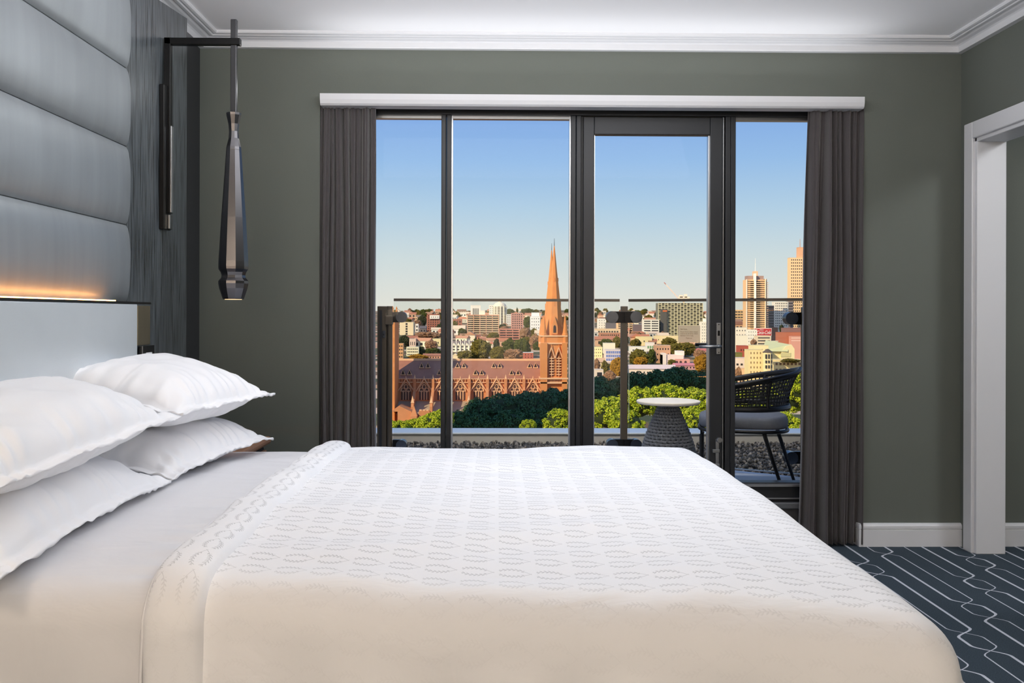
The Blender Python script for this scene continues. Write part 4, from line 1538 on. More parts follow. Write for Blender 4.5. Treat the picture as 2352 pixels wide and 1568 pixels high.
# villa with arches
Y = Yat(836)
vl = empty('villa', (P(1560, 836, Y).x, Y + 5, ground(Y)), 'white villa with three dark arches above the park trees', 'building')
for nm_, u0, u1, v0, v1, dy, c in (('wall', 1522, 1570, 815, 838, 0, (252, 226, 212)), ('wing', 1522, 1530, 811, 838, -1, (254, 234, 220)), ('loggia', 1550, 1583, 824, 840, -2.5, (226, 164, 150)), ('upper_storey', 1556, 1573, 806, 818, 2, (252, 238, 226))):
    a, b = P(u0, v1, Y), P(u1, v0, Y)
    MB().box(a.x, b.x, Y + dy, Y + 12, a.z - 6, b.z).build(nm_, wallmat(c), vl)
for i, u in enumerate((1554.5, 1563.5, 1574.5)):
    c = P(u, 831, Y - 2.6)
    r = 0.86
    pts = [(c.x - r, c.z - 1.2), (c.x + r, c.z - 1.2)] + [(c.x + r * cos(q * pi / 8), c.z + r * sin(q * pi / 8)) for q in range(9)]
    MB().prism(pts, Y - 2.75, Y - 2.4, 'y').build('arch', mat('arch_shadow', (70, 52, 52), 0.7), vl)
# grid tower with crane
Y = Yat(772)
gt = empty('grid_tower', (P(1563, 772, Y).x, Y + 9, ground(Y)), 'unfinished tower with a chequered grid of openings, under the crane', 'building')
a, b = P(1512, 772, Y), P(1614, 696, Y)
MB().box(a.x, b.x, Y, Y + 18, a.z - 6, b.z).build('wall', wallmat((132, 130, 112)), gt)
m_ = MB()
NC, NF = 14, 18
for i in range(NC + 1):
    x_ = a.x + (b.x - a.x) * i / NC
    m_.box(x_ - 0.34, x_ + 0.34, Y - 0.8, Y, a.z - 6, b.z)
for j in range(NF + 1):
    z_ = b.z + (a.z - b.z) * j / NF
    m_.box(a.x, b.x, Y - 0.7, Y, z_ - 0.22, z_ + 0.22)
o = m_.build('facade_grid', wallmat((226, 218, 180)), gt)
o['kind'] = 'stuff'
rnd = random.Random(3)
m1, m2 = MB(), MB()
for i in range(NC):
    for j in range(NF):
        x_ = a.x + (b.x - a.x) * (i + 0.5) / NC
        z_ = b.z + (a.z - b.z) * (j + 0.5) / NF
        (m1 if (i + j) % 2 else m2).box(x_ - 1.4, x_ + 1.4, Y - 0.25, Y + 0.2, z_ - 0.85, z_ + (0.85 if (i + j) % 2 else 0.2))
for m_, c, nm_ in ((m1, (56, 54, 46), 'openings'), (m2, (150, 146, 116), 'infill_panels')):
    o = m_.build(nm_, wallmat(c), gt, fix=False)
    o['kind'] = 'stuff'
aa, bb = P(1516, 770, Y), P(1531, 710, Y)
MB().box(aa.x, bb.x, Y - 3.5, Y - 0.5, aa.z, bb.z).build('hoist_shaft', wallmat((96, 94, 88)), gt)
cc_ = P(1526, 714, Y)
MB().box(cc_.x - 2.5, cc_.x + 2.5, Y - 3.8, Y - 3.0, cc_.z - 0.9, cc_.z + 0.9).build('hoist_cabin', wallmat((224, 120, 70)), gt)
cr = empty('tower_crane', (P(1573, 690, Y).x, Y + 9, b.z), 'white tower crane with a raised jib on top of the grid tower', 'crane')
c0, c1 = P(1563, 688, Y), P(1527, 648, Y)
d_ = (c1 - c0)
nrm = Vector((-d_.z, 0, d_.x)).normalized()
for s_ in (-0.55, 0.55):
    MB().tube([c0 + nrm * s_ + Vector((0, 5, 0)), c1 + nrm * s_ * 0.3 + Vector((0, 5, 0))], 0.28, 6).build('jib_chord', wallmat((246, 224, 200)), cr)
m_ = MB()
for q in range(14):
    f = q / 14
    m_.tube([c0 + d_ * f + nrm * 0.55 * (1 if q % 2 else -1) + Vector((0, 5, 0)), c0 + d_ * (f + 1 / 14) + nrm * 0.5 * (-1 if q % 2 else 1) + Vector((0, 5, 0))], 0.16, 4)
o = m_.build('jib_lacing', wallmat((246, 224, 200)), cr)
o['kind'] = 'stuff'
MB().tube([c1 - d_ * 0.09 + Vector((0, 4.8, 0)), c1 + Vector((0, 4.8, 0))], 0.6, 6).build('jib_tip', wallmat((200, 140, 130)), cr)
for u0, u1, v0, v1 in ((1561, 1586, 681, 690), (1563, 1570, 677, 683), (1574, 1580, 675, 683)):
    p0, p1 = P(u0, v1, Y), P(u1, v0, Y)
    MB().box(p0.x, p1.x, Y + 4, Y + 9, p0.z, p1.z).build('machine_deck', wallmat((252, 234, 206)), cr)
m0 = P(1573, 690, Y)
MB().box(m0.x - 0.9, m0.x + 0.9, Y + 5.5, Y + 7.3, b.z - 1, m0.z).build('mast', wallmat((240, 220, 190)), cr)
# masted tower
Y = 1000
mt = empty('masted_tower', (P(1740, 756, Y).x, Y + 10, ground(Y)), 'tall banded tower with a white fin and a roof mast', 'building')
def tb(nm_, u0, u1, v0, v1, dy, c, dep=18):
    a, b = P(u0, v1, Y), P(u1, v0, Y)
    return MB().box(a.x, b.x, Y + dy, Y + dep, a.z, b.z).build(nm_, wallmat(c), mt)
tb('wall', 1716, 1758, 642, 790, 0, (240, 196, 144))
tb('roof_block', 1719, 1756, 633, 643, 3, (168, 142, 128), 15)
tb('lift_tower', 1735, 1744, 622, 634, 5, (236, 196, 152), 12)
tb('white_fin', 1731, 1735.5, 628, 790, -2.5, (255, 248, 232), 2)
tb('white_fin', 1757, 1759, 640, 790, -0.8, (250, 236, 210), 2)
tb('white_fin', 1714.5, 1716, 641, 790, -0.8, (250, 236, 210), 2)
m_, m2 = MB(), MB()
for f in range(23):
    z = P(1740, 645 + f * 4.75, Y).z
    for u0, u1, k_ in ((1717, 1723, 0.45), (1723, 1731, 0.8), (1736, 1746, 0.95), (1746.5, 1756, 0.5)):
        x0, x1 = P(u0, 700, Y).x, P(u1, 700, Y).x
        m_.box(x0, x1, Y - 0.2, Y + 0.3, z - 1.35 * k_, z)
        if k_ > 0.6:
            m2.box(x0, x1, Y - 1.6, Y, z - 2.0, z - 1.45)
for m_, c, nm_ in ((m_, (70, 58, 48), 'windows'), (m2, (250, 226, 184), 'balconies')):
    o = m_.build(nm_, wallmat(c), mt, fix=False)
    o['kind'] = 'stuff'
m_ = MB()
for f in range(23):
    p = P(1759, 646 + f * 4.75, Y)
    m_.box(p.x, p.x + 3.2, Y + 1, Y + 14, p.z - 1.6, p.z - 1.0)
o = m_.build('side_balconies', wallmat((222, 186, 146)), mt, fix=False)
o['kind'] = 'stuff'
tb('rear_wing', 1759, 1764, 640, 790, 4, (150, 120, 100), 18)
c = P(1739.5, 622, Y)
MB().tube([(c.x, Y + 8, c.z), (c.x, Y + 8, P(1739.5, 592, Y).z)], [0.45, 0.12], 6).build('mast', wallmat((255, 246, 230)), mt)
bld('grey slab with dark window bands right of the masted tower', 1764, 1778, 702, 753, (136, 132, 130), 8, 1, 'bands', Y=1030, wh=0.35)
bld('white gridded tower behind the right round clamp', 1778, 1811, 693, 757, (248, 240, 222), 11, 7, Y=1060, ww=0.42, wh=0.5)
bld('grey banded tower between the white and the peach towers', 1810, 1822, 692, 752, (132, 122, 122), 9, 1, 'bands', Y=1100, wh=0.35)
ptow = bld('tall peach tower cut off by the right curtain', 1813.5, 1850, 592, 760, (246, 208, 156), 24, 7, Y=1130, ww=0.45, wh=0.42)
bld('stepped top of the tall peach tower', 1834, 1850, 568, 600, (226, 176, 134), 0, 0, Y=1133, dep=8, into=(ptow, 'stepped_top'))
c = P(1840, 568, 1134)
mm = MB().tube([(c.x, 1138, c.z - 4), (c.x, 1138, P(1840, 548, 1134).z)], [0.6, 0.25], 6).build('roof_mast', wallmat((190, 150, 126)), ptow)
# billboard with a soft drink script
Y = 800
bb_ = empty('billboard', (P(1753, 770, Y).x, Y, P(1753, 800, Y).z), 'red billboard with white flowing script on a white frame', 'billboard')
a, b = P(1733, 770, Y), P(1771.5, 754.5, Y)
MB().box(a.x - 0.3, b.x + 0.5, Y + 0.3, Y + 1.0, a.z - 0.3, b.z + 0.4).build('frame', wallmat((250, 236, 220)), bb_)
MB().box(a.x, b.x, Y, Y + 0.4, a.z, b.z).build('board', mat('sign_red', (206, 62, 62), 0.6, var=0.05), bb_)
SW = mat('sign_white', (255, 244, 236), 0.6, var=0.02)
text_mesh('script', 'Coca-Cola', (b.z - a.z) * 0.74, ((a.x + b.x) / 2 + 0.4, Y - 0.15, a.z + (b.z - a.z) * 0.20), SW, bb_, 'CENTER', 0.05, 0.45, bold=0.03, fit=(b.x - a.x) * 0.84)
text_mesh('script', 'Enjoy', (b.z - a.z) * 0.26, ((a.x + b.x) / 2 - 1.2, Y - 0.15, a.z + (b.z - a.z) * 0.74), SW, bb_, 'CENTER', 0.05, 0.45)
a, b = P(1769, 800, Y), P(1771.5, 770, Y)
MB().box(a.x, b.x, Y + 0.3, Y + 1.0, a.z - 4, b.z).build('leg', wallmat((250, 236, 220)), bb_)
a, b = P(1736, 800, Y), P(1738.5, 770, Y)
MB().box(a.x, b.x, Y + 0.3, Y + 1.0, a.z - 4, b.z).build('leg', wallmat((250, 236, 220)), bb_)
bld('dark building right of the red billboard', 1772, 1787, 752, 788, (70, 56, 56), 0, 0, Y=815)
thea = bld('brown brick theatre block below the right round clamp', 1786, 1842, 763, 792, (190, 116, 86), 0, 0, Y=770, dep=6)
bld('mauve upper block of the brown brick theatre', 1799, 1842, 753, 764, (150, 112, 104), 0, 0, Y=778, dep=6, into=(thea, 'upper_block'))
bld('pink block with light bands in front of the brown theatre', 1816, 1842, 772, 786, (226, 166, 144), 2, 1, 'bands', Y=764, dep=5, wh=0.3, win=wallmat((250, 212, 190)))
bld('white warehouse wall left of the billboard', 1695, 1717, 770, 812, (252, 240, 212), 0, 0, Y=700, dep=5)
bld('white apartment block under the billboard', 1716, 1739, 757, 796, (252, 244, 224), 5, 4, Y=740, ww=0.25, wh=0.25, dep=5)
bld('white flats with dark openings beside the door stile', 1688, 1716, 752, 775, (250, 238, 212), 2, 4, Y=780, ww=0.3, wh=0.25, dep=5)
bld('beige stepped building below the billboard', 1739, 1770, 771, 800, (236, 214, 176), 4, 1, 'bands', Y=720, wh=0.35)
bld('red brick house left of the yellow apartments', 1698, 1719, 794, 812, (190, 92, 70), 1, 3, Y=640, ww=0.3, wh=0.3)
bld('olive green shed beside the door stile', 1692, 1705, 810, 823, (130, 124, 60), 0, 0, Y=620, dep=8)
bld('flat white roof left of the yellow apartments', 1687, 1720, 822, 850, (250, 226, 206), 1, 3, Y=600, wh=0.2)
bld('peach low house below the flat white roof', 1699, 1724, 846, 872, (246, 206, 160), 0, 0, Y=560)
ysta = bld('yellow stepped apartment house left of the turret', 1719, 1752, 803, 872, (250, 226, 164), 6, 4, Y=540, ww=0.3, wh=0.4, win=wallmat((150, 120, 80)))
bld('yellow stepped apartment house, upper terrace', 1728, 1765, 793, 830, (252, 232, 176), 2, 4, Y=560, ww=0.2, wh=0.3, into=(ysta, 'upper_terrace'))
bld('yellow wing with a planted terrace right of the turret', 1775, 1845, 826, 872, (250, 226, 166), 3, 7, Y=545, ww=0.55, wh=0.4, win=wallmat((140, 110, 84)))
# gabled hall with green roof and turret
Y = 570
gh = empty('gabled_hall', (P(1790, 825, Y).x, Y + 12, ground(Y)), 'cream gabled hall with a pale green roof behind the turret', 'building')
a, b = P(1795, 830, Y), P(1825, 800, Y)
pk = P(1812, 791, Y)
MB().prism([(a.x, a.z - 8), (b.x, a.z - 8), (b.x, P(1825, 801, Y).z), (P(1818, 793, Y).x, pk.z), (P(1806, 795, Y).x, P(1806, 795, Y).z), (a.x, P(1795, 806, Y).z)], Y, Y + 20, 'y').build('wall', wallmat((250, 230, 176)), gh)
xa, xb = P(1751, 805, Y).x, P(1808, 795, Y).x
MB().add([(xa, Y + 1, P(1751, 806, Y).z), (xb, Y - 1, P(1795, 807, Y).z), (P(1818, 793, Y).x, Y + 2, pk.z), (P(1778, 791, Y).x, Y + 18, pk.z + 2.2)], [(0, 1, 2, 3)]).build('roof', wallmat((206, 208, 158)), gh, fix=False)
MB().box(xa, a.x, Y + 2, Y + 20, a.z - 8, P(1751, 808, Y).z).build('wing', wallmat((250, 228, 172)), gh)
p0, p1 = P(1793, 819, Y), P(1816, 810, Y)
MB().box(p0.x, p1.x, Y - 0.3, Y, p0.z, p1.z).build('louvre_panel', wallmat((216, 206, 150)), gh)
Y = 535
c = P(1763, 870, Y)
k = Y / 2150.0
tu = empty('turret', (c.x, Y, c.z), 'octagonal yellow turret with a dark glazed lantern', 'building')
MB().lathe([(11 * k, 0), (11 * k, P(1763, 808, Y).z - c.z)], c, 8, rot=pi / 8).build('wall', wallmat((250, 226, 168)), tu)
MB().lathe([(12.5 * k, P(1763, 809, Y).z - c.z), (0.4, P(1763, 801, Y).z - c.z)], c, 8, rot=pi / 8).build('roof', wallmat((96, 84, 72)), tu)
for i, u in enumerate((1757, 1763, 1769)):
    for v0, v1 in ((813, 823), (827, 833), (838, 845), (852, 858)):
        p0, p1 = P(u - 1.7, v1, Y), P(u + 1.7, v0, Y)
        dy = 11 * k * (0.93 if i == 1 else 0.98)
        MB().box(p0.x, p1.x, Y - 11 * k - 0.1, Y - 11 * k + 1.2, p0.z, p1.z).build('window', WINM, tu)
sd = MB().lathe([(0.1, 0), (1.4, 0.5), (2.2, 1.3), (2.35, 1.5), (2.1, 1.45), (1.3, 0.7), (0.1, 0.25)], P(1780, 788, 590), 16).build('satellite_dish', wallmat((252, 246, 226)))
tag(sd, 'white satellite dish on the green roofed hall', 'dish')

# ------------------------------------------------------------------ cathedral
STONE = mat('sandstone', (206, 140, 94), 0.9, var=0.16, scale=0.6)
STONE2 = mat('sandstone_tower', (216, 142, 82), 0.9, var=0.14, scale=0.5)
SLATE = mat('brown_slate', (166, 112, 88), 0.75, var=0.20, scale=0.7)
LEAD = mat('pale_lead_roof', (176, 160, 136), 0.7, var=0.12, scale=0.6)
DARKW = mat('dark_stained_glass', (52, 40, 40), 0.4, var=0.2, scale=1.0)
NAVEW = mat('nave_glass', (98, 70, 58), 0.5, var=0.2, scale=1.0)
TRIM = mat('pale_stone_trim', (236, 190, 146), 0.9, var=0.08, scale=1)
cat_ = empty('cathedral', (P(1100, 1000, 300).x, 305, -50), 'orange sandstone gothic cathedral with a long slate roof and tall spire', 'cathedral')
YN0 = 300.0
cx0, cx1 = P(880, 870, YN0).x, P(1246, 870, YN0).x
ze, zr_ = P(1100, 870, YN0).z, P(1100, 826, YN0 + 9).z
MB().prism([(YN0 + 0.6, ze), (YN0 + 9, zr_), (YN0 + 17.4, ze)], cx0, cx1, 'x').build('nave_roof', SLATE, cat_)
MB().box(cx0, cx1, YN0 + 8.6, YN0 + 9.4, zr_ - 0.3, zr_ + 0.35).build('ridge', TRIM, cat_)
MB().box(cx0, cx1, YN0, YN0 + 18, -50, ze).build('nave_wall', STONE, cat_)
pz0, pz1 = P(1100, 877, YN0).z, P(1100, 869, YN0).z
MB().box(cx0, cx1, YN0 - 0.6, YN0, pz0 - 0.25, pz0).box(cx0, cx1, YN0 - 0.6, YN0 - 0.1, pz1 - 0.2, pz1).build('parapet_rail', TRIM, cat_)
m_ = MB()
x = cx0
while x < cx1:
    m_.box(x, x + 0.42, YN0 - 0.5, YN0 - 0.15, pz0, pz1 - 0.2)
    x += 0.84
o = m_.build('parapet_piercing', STONE, cat_, fix=False)
o['kind'] = 'stuff'


def arch(cx, zb, zs, r, n=7):
    """pointed arch outline: foot, springing height, half width"""
    pts = [(cx - r, zb), (cx + r, zb), (cx + r, zs)]
    for q in range(1, n):
        f = q / n * radians(60)
        pts.append((cx - r + 2 * r * cos(f), zs + 2 * r * sin(f)))
    pts.append((cx, zs + 2 * r * sin(radians(60))))
    for q in range(n - 1, 0, -1):
        f = q / n * radians(60)
        pts.append((cx + r - 2 * r * cos(f), zs + 2 * r * sin(f)))
    pts.append((cx - r, zs))
    return pts


for i in range(8):
    u = 932.5 + i * 41.65
    c = P(u, 918, YN0)
    zsp = P(u, 899, YN0).z
    r = 1.55
    w_ = MB().prism(arch(c.x, c.z, zsp, r), YN0 - 0.12, YN0 + 0.1, 'y').build('nave_window', NAVEW, cat_)
    tr = MB()
    for q in (-0.86, 0, 0.86):
        tr.box(c.x + q - 0.13, c.x + q + 0.13, YN0 - 0.35, YN0 - 0.1, c.z, zsp + 0.4)
    for q in (-0.86, 0.86):
        for s_ in range(12):
            a0, a1 = 2 * pi * s_ / 12, 2 * pi * (s_ + 1) / 12
            tr.tube([(c.x + q + 0.62 * cos(a0), YN0 - 0.25, zsp + 0.55 + 0.62 * sin(a0)), (c.x + q + 0.62 * cos(a1), YN0 - 0.25, zsp + 0.55 + 0.62 * sin(a1))], 0.13, 4)
    for s_ in range(12):
        a0, a1 = 2 * pi * s_ / 12, 2 * pi * (s_ + 1) / 12
        tr.tube([(c.x + 0.58 * cos(a0), YN0 - 0.25, zsp + 1.55 + 0.72 * sin(a0)), (c.x + 0.58 * cos(a1), YN0 - 0.25, zsp + 1.55 + 0.72 * sin(a1))], 0.14, 4)
    tr.build('tracery', TRIM, w_)
    out = arch(c.x, c.z, zsp, r + 0.15)
    MB().tube([(a, YN0 - 0.3, z) for a, z in out[2:]], 0.15, 5).build('window_arch', TRIM, w_)
    ap = P(u, 869, YN0 - 0.6)
    gf = P(u, 899, YN0 - 0.6)
    for s_ in (-1, 1):
        MB().tube([(ap.x, YN0 - 0.7, ap.z), (ap.x + s_ * 2.75, YN0 - 0.7, gf.z - 0.2)], 0.18, 5).build('gable_coping', TRIM, w_)
    MB().tube([(ap.x, YN0 - 0.7, ap.z - 0.2), (ap.x, YN0 - 0.7, ap.z + 0.8)], [0.22, 0.05], 5).build('finial', TRIM, w_)
for i in range(9):
    u = 911.5 + i * 41.65
    c = P(u, 868, YN0)
    zt0, zt1 = P(u, 882, YN0).z, P(u, 920, YN0).z
    b_ = MB()
    b_.prism([(YN0, zt0), (YN0 - 1.6, zt0 - 1.2), (YN0 - 2.0, zt0 - 2.2), (YN0 - 8.6, zt1 + 0.2), (YN0 - 9.4, zt1 - 1.0), (YN0 - 9.4, -50), (YN0 - 7.2, -50), (YN0 - 7.2, zt1 - 2.2), (YN0 - 1.4, zt0 - 4.2), (YN0, zt0 - 4.8)], c.x - 0.42, c.x + 0.42, 'x')
    b_.box(c.x - 0.45, c.x + 0.45, YN0 - 1.3, YN0, zt1, c.z - 0.2)
    b = b_.build('buttress', STONE, cat_)
    MB().lathe([(0.5, 0), (0.04, 1.5)], (c.x, YN0 - 0.6, c.z - 0.3), 4, rot=pi / 4).build('pinnacle', TRIM, b)
    MB().lathe([(0.75, 0), (0.04, 2.2)], (c.x, YN0 - 8.4, zt1 + 0.1), 4, rot=pi / 4).build('pinnacle', TRIM, b)
za0, za1 = P(1000, 921, YN0).z, P(1000, 949, YN0 - 9).z
MB().prism([(YN0, za0), (YN0 - 9, za1), (YN0 - 9, za1 - 0.5), (YN0, za0 - 0.6)], cx0, cx1, 'x').build('aisle_roof', LEAD, cat_)
MB().box(cx0, cx1, YN0 - 8.6, YN0, -50, za1).build('aisle_wall', STONE, cat_)
# dormers
for v, us in ((838, (968.6, 983.2, 1051, 1065.6, 1134, 1148, 1216, 1230)), (854, (926, 941, 1009, 1023.5, 1092, 1106.6, 1175, 1190))):
    for u in us:
        z = P(u, v + 5, YN0 + (3.2 if v > 845 else 6.2)).z
        f = (z - ze) / (zr_ - ze)
        yr = YN0 + 0.6 + 8.4 * f
        x = P(u, v, yr).x
        d = MB().prism([(x - 0.58, z - 0.1), (x + 0.58, z - 0.1), (x + 0.58, z + 0.25), (x, z + 1.4), (x - 0.58, z + 0.25)], yr - 0.5, yr + 1.8, 'y').build('dormer', DARKW, cat_)
        MB().tube([(x - 0.66, yr - 0.6, z), (x, yr - 0.6, z + 1.5), (x + 0.66, yr - 0.6, z)], 0.13, 5).build('dormer_gable', TRIM, d)
        MB().box(x - 0.8, x + 0.8, yr - 0.7, yr, z - 0.25, z).build('dormer_sill', TRIM, d)
# porch and low chapels below the aisle, left
yp = 285.0
a, b = P(913, 1000, yp), P(945, 945, yp)
MB().box(a.x, b.x, yp, yp + 8, -50, b.z).build('porch', STONE, cat_)
pk = P(917, 932, yp)
MB().prism([(a.x - 2, b.z), (pk.x, pk.z), (b.x, b.z)], yp, yp + 8, 'y').build('porch_gable', STONE, cat_)
c = P(951, 950, yp)
MB().box(c.x - 0.9, c.x + 0.9, yp - 1.5, yp + 2, -50, P(951, 955, yp).z).build('porch_turret', STONE, cat_)
MB().lathe([(1.5, 0), (0.05, 3.0)], (c.x, yp, P(951, 955, yp).z), 4, rot=pi / 4).build('porch_turret_cap', STONE, cat_)
for u in (966, 974, 982):
    q = P(u, 940, YN0 - 9.2)
    MB().box(q.x - 0.35, q.x + 0.35, YN0 - 9.6, YN0 - 8.9, q.z - 1.6, q.z).build('merlon', TRIM, cat_)
a, b = P(962, 1000, YN0 - 9.5), P(987, 943, YN0 - 9.5)
MB().box(a.x, b.x, YN0 - 9.7, YN0 - 8, -50, b.z).build('battlement', STONE, cat_)
# crossing tower at the left, only a strip shows
a, b = P(872, 722, 288), P(907, 722, 288)
ct_ = MB().box(a.x, b.x, 288, 300, -50, a.z).build('crossing_tower', STONE2, cat_)
for u, yy in ((905, 288.4), (905, 299), (875, 288.4)):
    q = P(u, 722, 288)
    MB().lathe([(0.55, -1.0), (0.5, 0.4), (0.12, 1.6), (0.35, 1.75), (0.04, 2.6)], (q.x - 0.4, yy, a.z), 6).build('pinnacle', STONE2, ct_)
# west tower and spire
yt = 296.5
q0, q1 = P(1243, 770, yt), P(1301, 770, yt)
dpt = q1.x - q0.x
zt_ = q0.z
tw = MB().box(q0.x, q1.x, yt, yt + dpt, -50, zt_).build('tower', STONE2, cat_)
for xx, w1 in ((q0.x, 1.9), (q1.x - 1.2, 1.4)):
    MB().box(xx - 0.25, xx + w1, yt - 1.3, yt + 1.2, -50, P(1250, 787, yt).z).build('tower_buttress', STONE2, tw)
for v, e in ((771, 0.35), (788, 0.45), (868, 0.5), (878, 0.4)):
    z = P(1270, v, yt).z
    MB().box(q0.x - e, q1.x + e, yt - e - (0.9 if v > 790 else 0), yt + dpt + e, z - 0.28, z + 0.18).build('string_course', TRIM, tw)
m_ = MB()
for j in range(16):
    x = P(1258, 870, yt).x + j * 0.36
    m_.box(x, x + 0.2, yt - 0.5, yt - 0.2, P(1270, 877, yt).z, P(1270, 869, yt).z)
o = m_.build('tower_balusters', TRIM, tw, fix=False)
o['kind'] = 'stuff'
MB().box(P(1257, 870, yt).x, P(1297, 870, yt).x, yt - 0.15, yt - 0.02, P(1270, 877, yt).z, P(1270, 869, yt).z).build('baluster_recess', DARKW, tw)
for u in (1266.5, 1283.5):
    c = P(u, 864, yt)
    zsp = P(u, 818, yt).z
    bw = MB().prism(arch(c.x, c.z, zsp, 0.82), yt - 0.1, yt + 0.1, 'y').build('belfry_window', mat('belfry_shadow', (128, 74, 42), 0.9, var=0.1), tw)
    for j in range(7):
        z = c.z + 0.6 + j * 0.85
        MB().box(c.x - 0.75, c.x + 0.75, yt - 0.5, yt - 0.05, z - 0.1, z + 0.16).build('louvre', TRIM, bw)
    MB().box(c.x - 0.1, c.x + 0.1, yt - 0.45, yt - 0.05, c.z, zsp).build('window_mullion', TRIM, bw)
    ap, gf = P(u, 797, yt), P(u, 822, yt)
    for s_ in (-1, 1):
        MB().tube([(ap.x, yt - 0.5, ap.z), (ap.x + s_ * 1.12, yt - 0.5, gf.z)], 0.17, 5).build('gable_coping', TRIM, bw)
    MB().tube([(ap.x, yt - 0.5, ap.z - 0.2), (ap.x, yt - 0.5, ap.z + 0.9)], [0.2, 0.05], 5).build('finial', STONE2, bw)
c = P(1277, 897, yt)
MB().prism(arch(c.x, c.z - 3, c.z - 1.0, 1.2), yt - 0.1, yt + 0.1, 'y').build('tower_window', DARKW, tw)


def spire(uc, ytc, vtip, vbase, rpx, par):
    yc = ytc + dpt / 2
    tip, bs = P(uc, vtip, yc), P(uc, vbase, yc)
    xc = P(uc, vbase, yc).x
    k = yc / 2150.0
    H = tip.z - bs.z
    s = MB().lathe([(rpx * k, 0), (rpx * k * 0.60, H * 0.40), (rpx * k * 0.30, H * 0.70), (rpx * k * 0.05, H * 0.985), (0.03, H)], (xc, yc, bs.z), 8, rot=pi / 8).build('spire', STONE2, par)
    MB().tube([(xc, yc, tip.z - 0.4), (xc, yc, tip.z + 2.2)], [0.11, 0.05], 5).build('cross_staff', DARKW, s)
    for hf, sc in ((0.02, 1.0), (0.33, 0.30), (0.60, 0.20)):
        rr_ = rpx * k * (1 - hf)
        for qd in range(4):
            th = -pi / 2 + qd * pi / 2
            px_, py_ = xc + rr_ * 0.86 * cos(th), yc + rr_ * 0.86 * sin(th)
            g_ = MB().prism([(-0.95 * sc, 0), (0.95 * sc, 0), (0.95 * sc, 2.6 * sc), (0, 5.6 * sc), (-0.95 * sc, 2.6 * sc)], -0.5 * sc - 0.1, 0.9, 'y')
            R = Matrix.Translation((px_, py_, bs.z + H * hf)) @ Matrix.Rotation(th + pi / 2, 4, 'Z')
            g_.v = [tuple(R @ Vector(v)) for v in g_.v]
            l_ = g_.build('lucarne', STONE2, s)
            if sc > 0.5:
                g2 = MB().prism(arch(0, 0.5, 2.2, 0.42), -0.7, -0.55, 'y')
                g2.v = [tuple(R @ Vector(v)) for v in g2.v]
                g2.build('lucarne_window', DARKW, s)
    for sx_ in (-1, 1):
        for sy_ in (-1, 1):
            X_, Y_ = xc + sx_ * dpt * 0.42, yc + sy_ * dpt * 0.42
            MB().lathe([(1.0, -3.4), (1.0, 0.6), (0.85, 0.9), (0.06, 6.6)], (X_, Y_, bs.z), 8).build('corner_pinnacle', STONE2, s)
    return s


spire(1272.5, yt, 563, 771, 24.0, cat_)
# twin tower behind
yt2 = 321.0
q2, q3 = P(1242, 775, yt2), P(1296, 775, yt2)
t2 = MB().box(q2.x, q3.x, yt2, yt2 + dpt, -50, q2.z).build('tower', STONE2, cat_)
spire(1266.5, yt2, 573, 775, 22.5, cat_)

# unseen block added far to the left, placed to throw shade across the park
pc = Vector((-92, 136, 0))
d1, d2 = Vector((1, 1, 0)).normalized(), Vector((-1, 1, 0)).normalized()
hw, hd = 17.0, 9.0
pts = [pc + d2 * hw - d1 * hd, pc - d2 * hw - d1 * hd, pc - d2 * hw + d1 * hd, pc + d2 * hw + d1 * hd]
struct('wall_added_shade_block', MB().prism([(p.x, p.y) for p in pts], -52, 112, 'z'), RENDERED)

# ------------------------------------------------------------------ trees
def leaf_material(name, c0, c1, c2):
    m = bpy.data.materials.new(name)
    m.use_nodes = True
    nt = m.node_tree
    t = NT(nt)
    b = nt.nodes['Principled BSDF']
    g = t.n('ShaderNodeNewGeometry')
    r = t.n('ShaderNodeValToRGB')
    nt.links.new(g.outputs['Random Per Island'], r.inputs[0])
    r.color_ramp.elements[0].color = lin(c0) + (1,)
    r.color_ramp.elements[1].color = lin(c2) + (1,)
    e = r.color_ramp.elements.new(0.5)
    e.color = lin(c1) + (1,)
    nt.links.new(r.outputs[0], b.inputs['Base Color'])
    b.inputs['Roughness'].default_value = 0.6
    b.inputs['Specular IOR Level'].default_value = 0.2
    return m


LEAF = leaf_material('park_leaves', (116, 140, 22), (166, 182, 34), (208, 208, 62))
FIG = leaf_material('shaded_park_leaves', (42, 74, 42), (60, 98, 58), (92, 126, 76))  # darker leaves for the trees in shadow: shade put into the colour
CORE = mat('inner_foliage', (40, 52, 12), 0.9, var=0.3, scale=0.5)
BARK = mat('bark', (84, 68, 54), 0.9, var=0.2, scale=2)


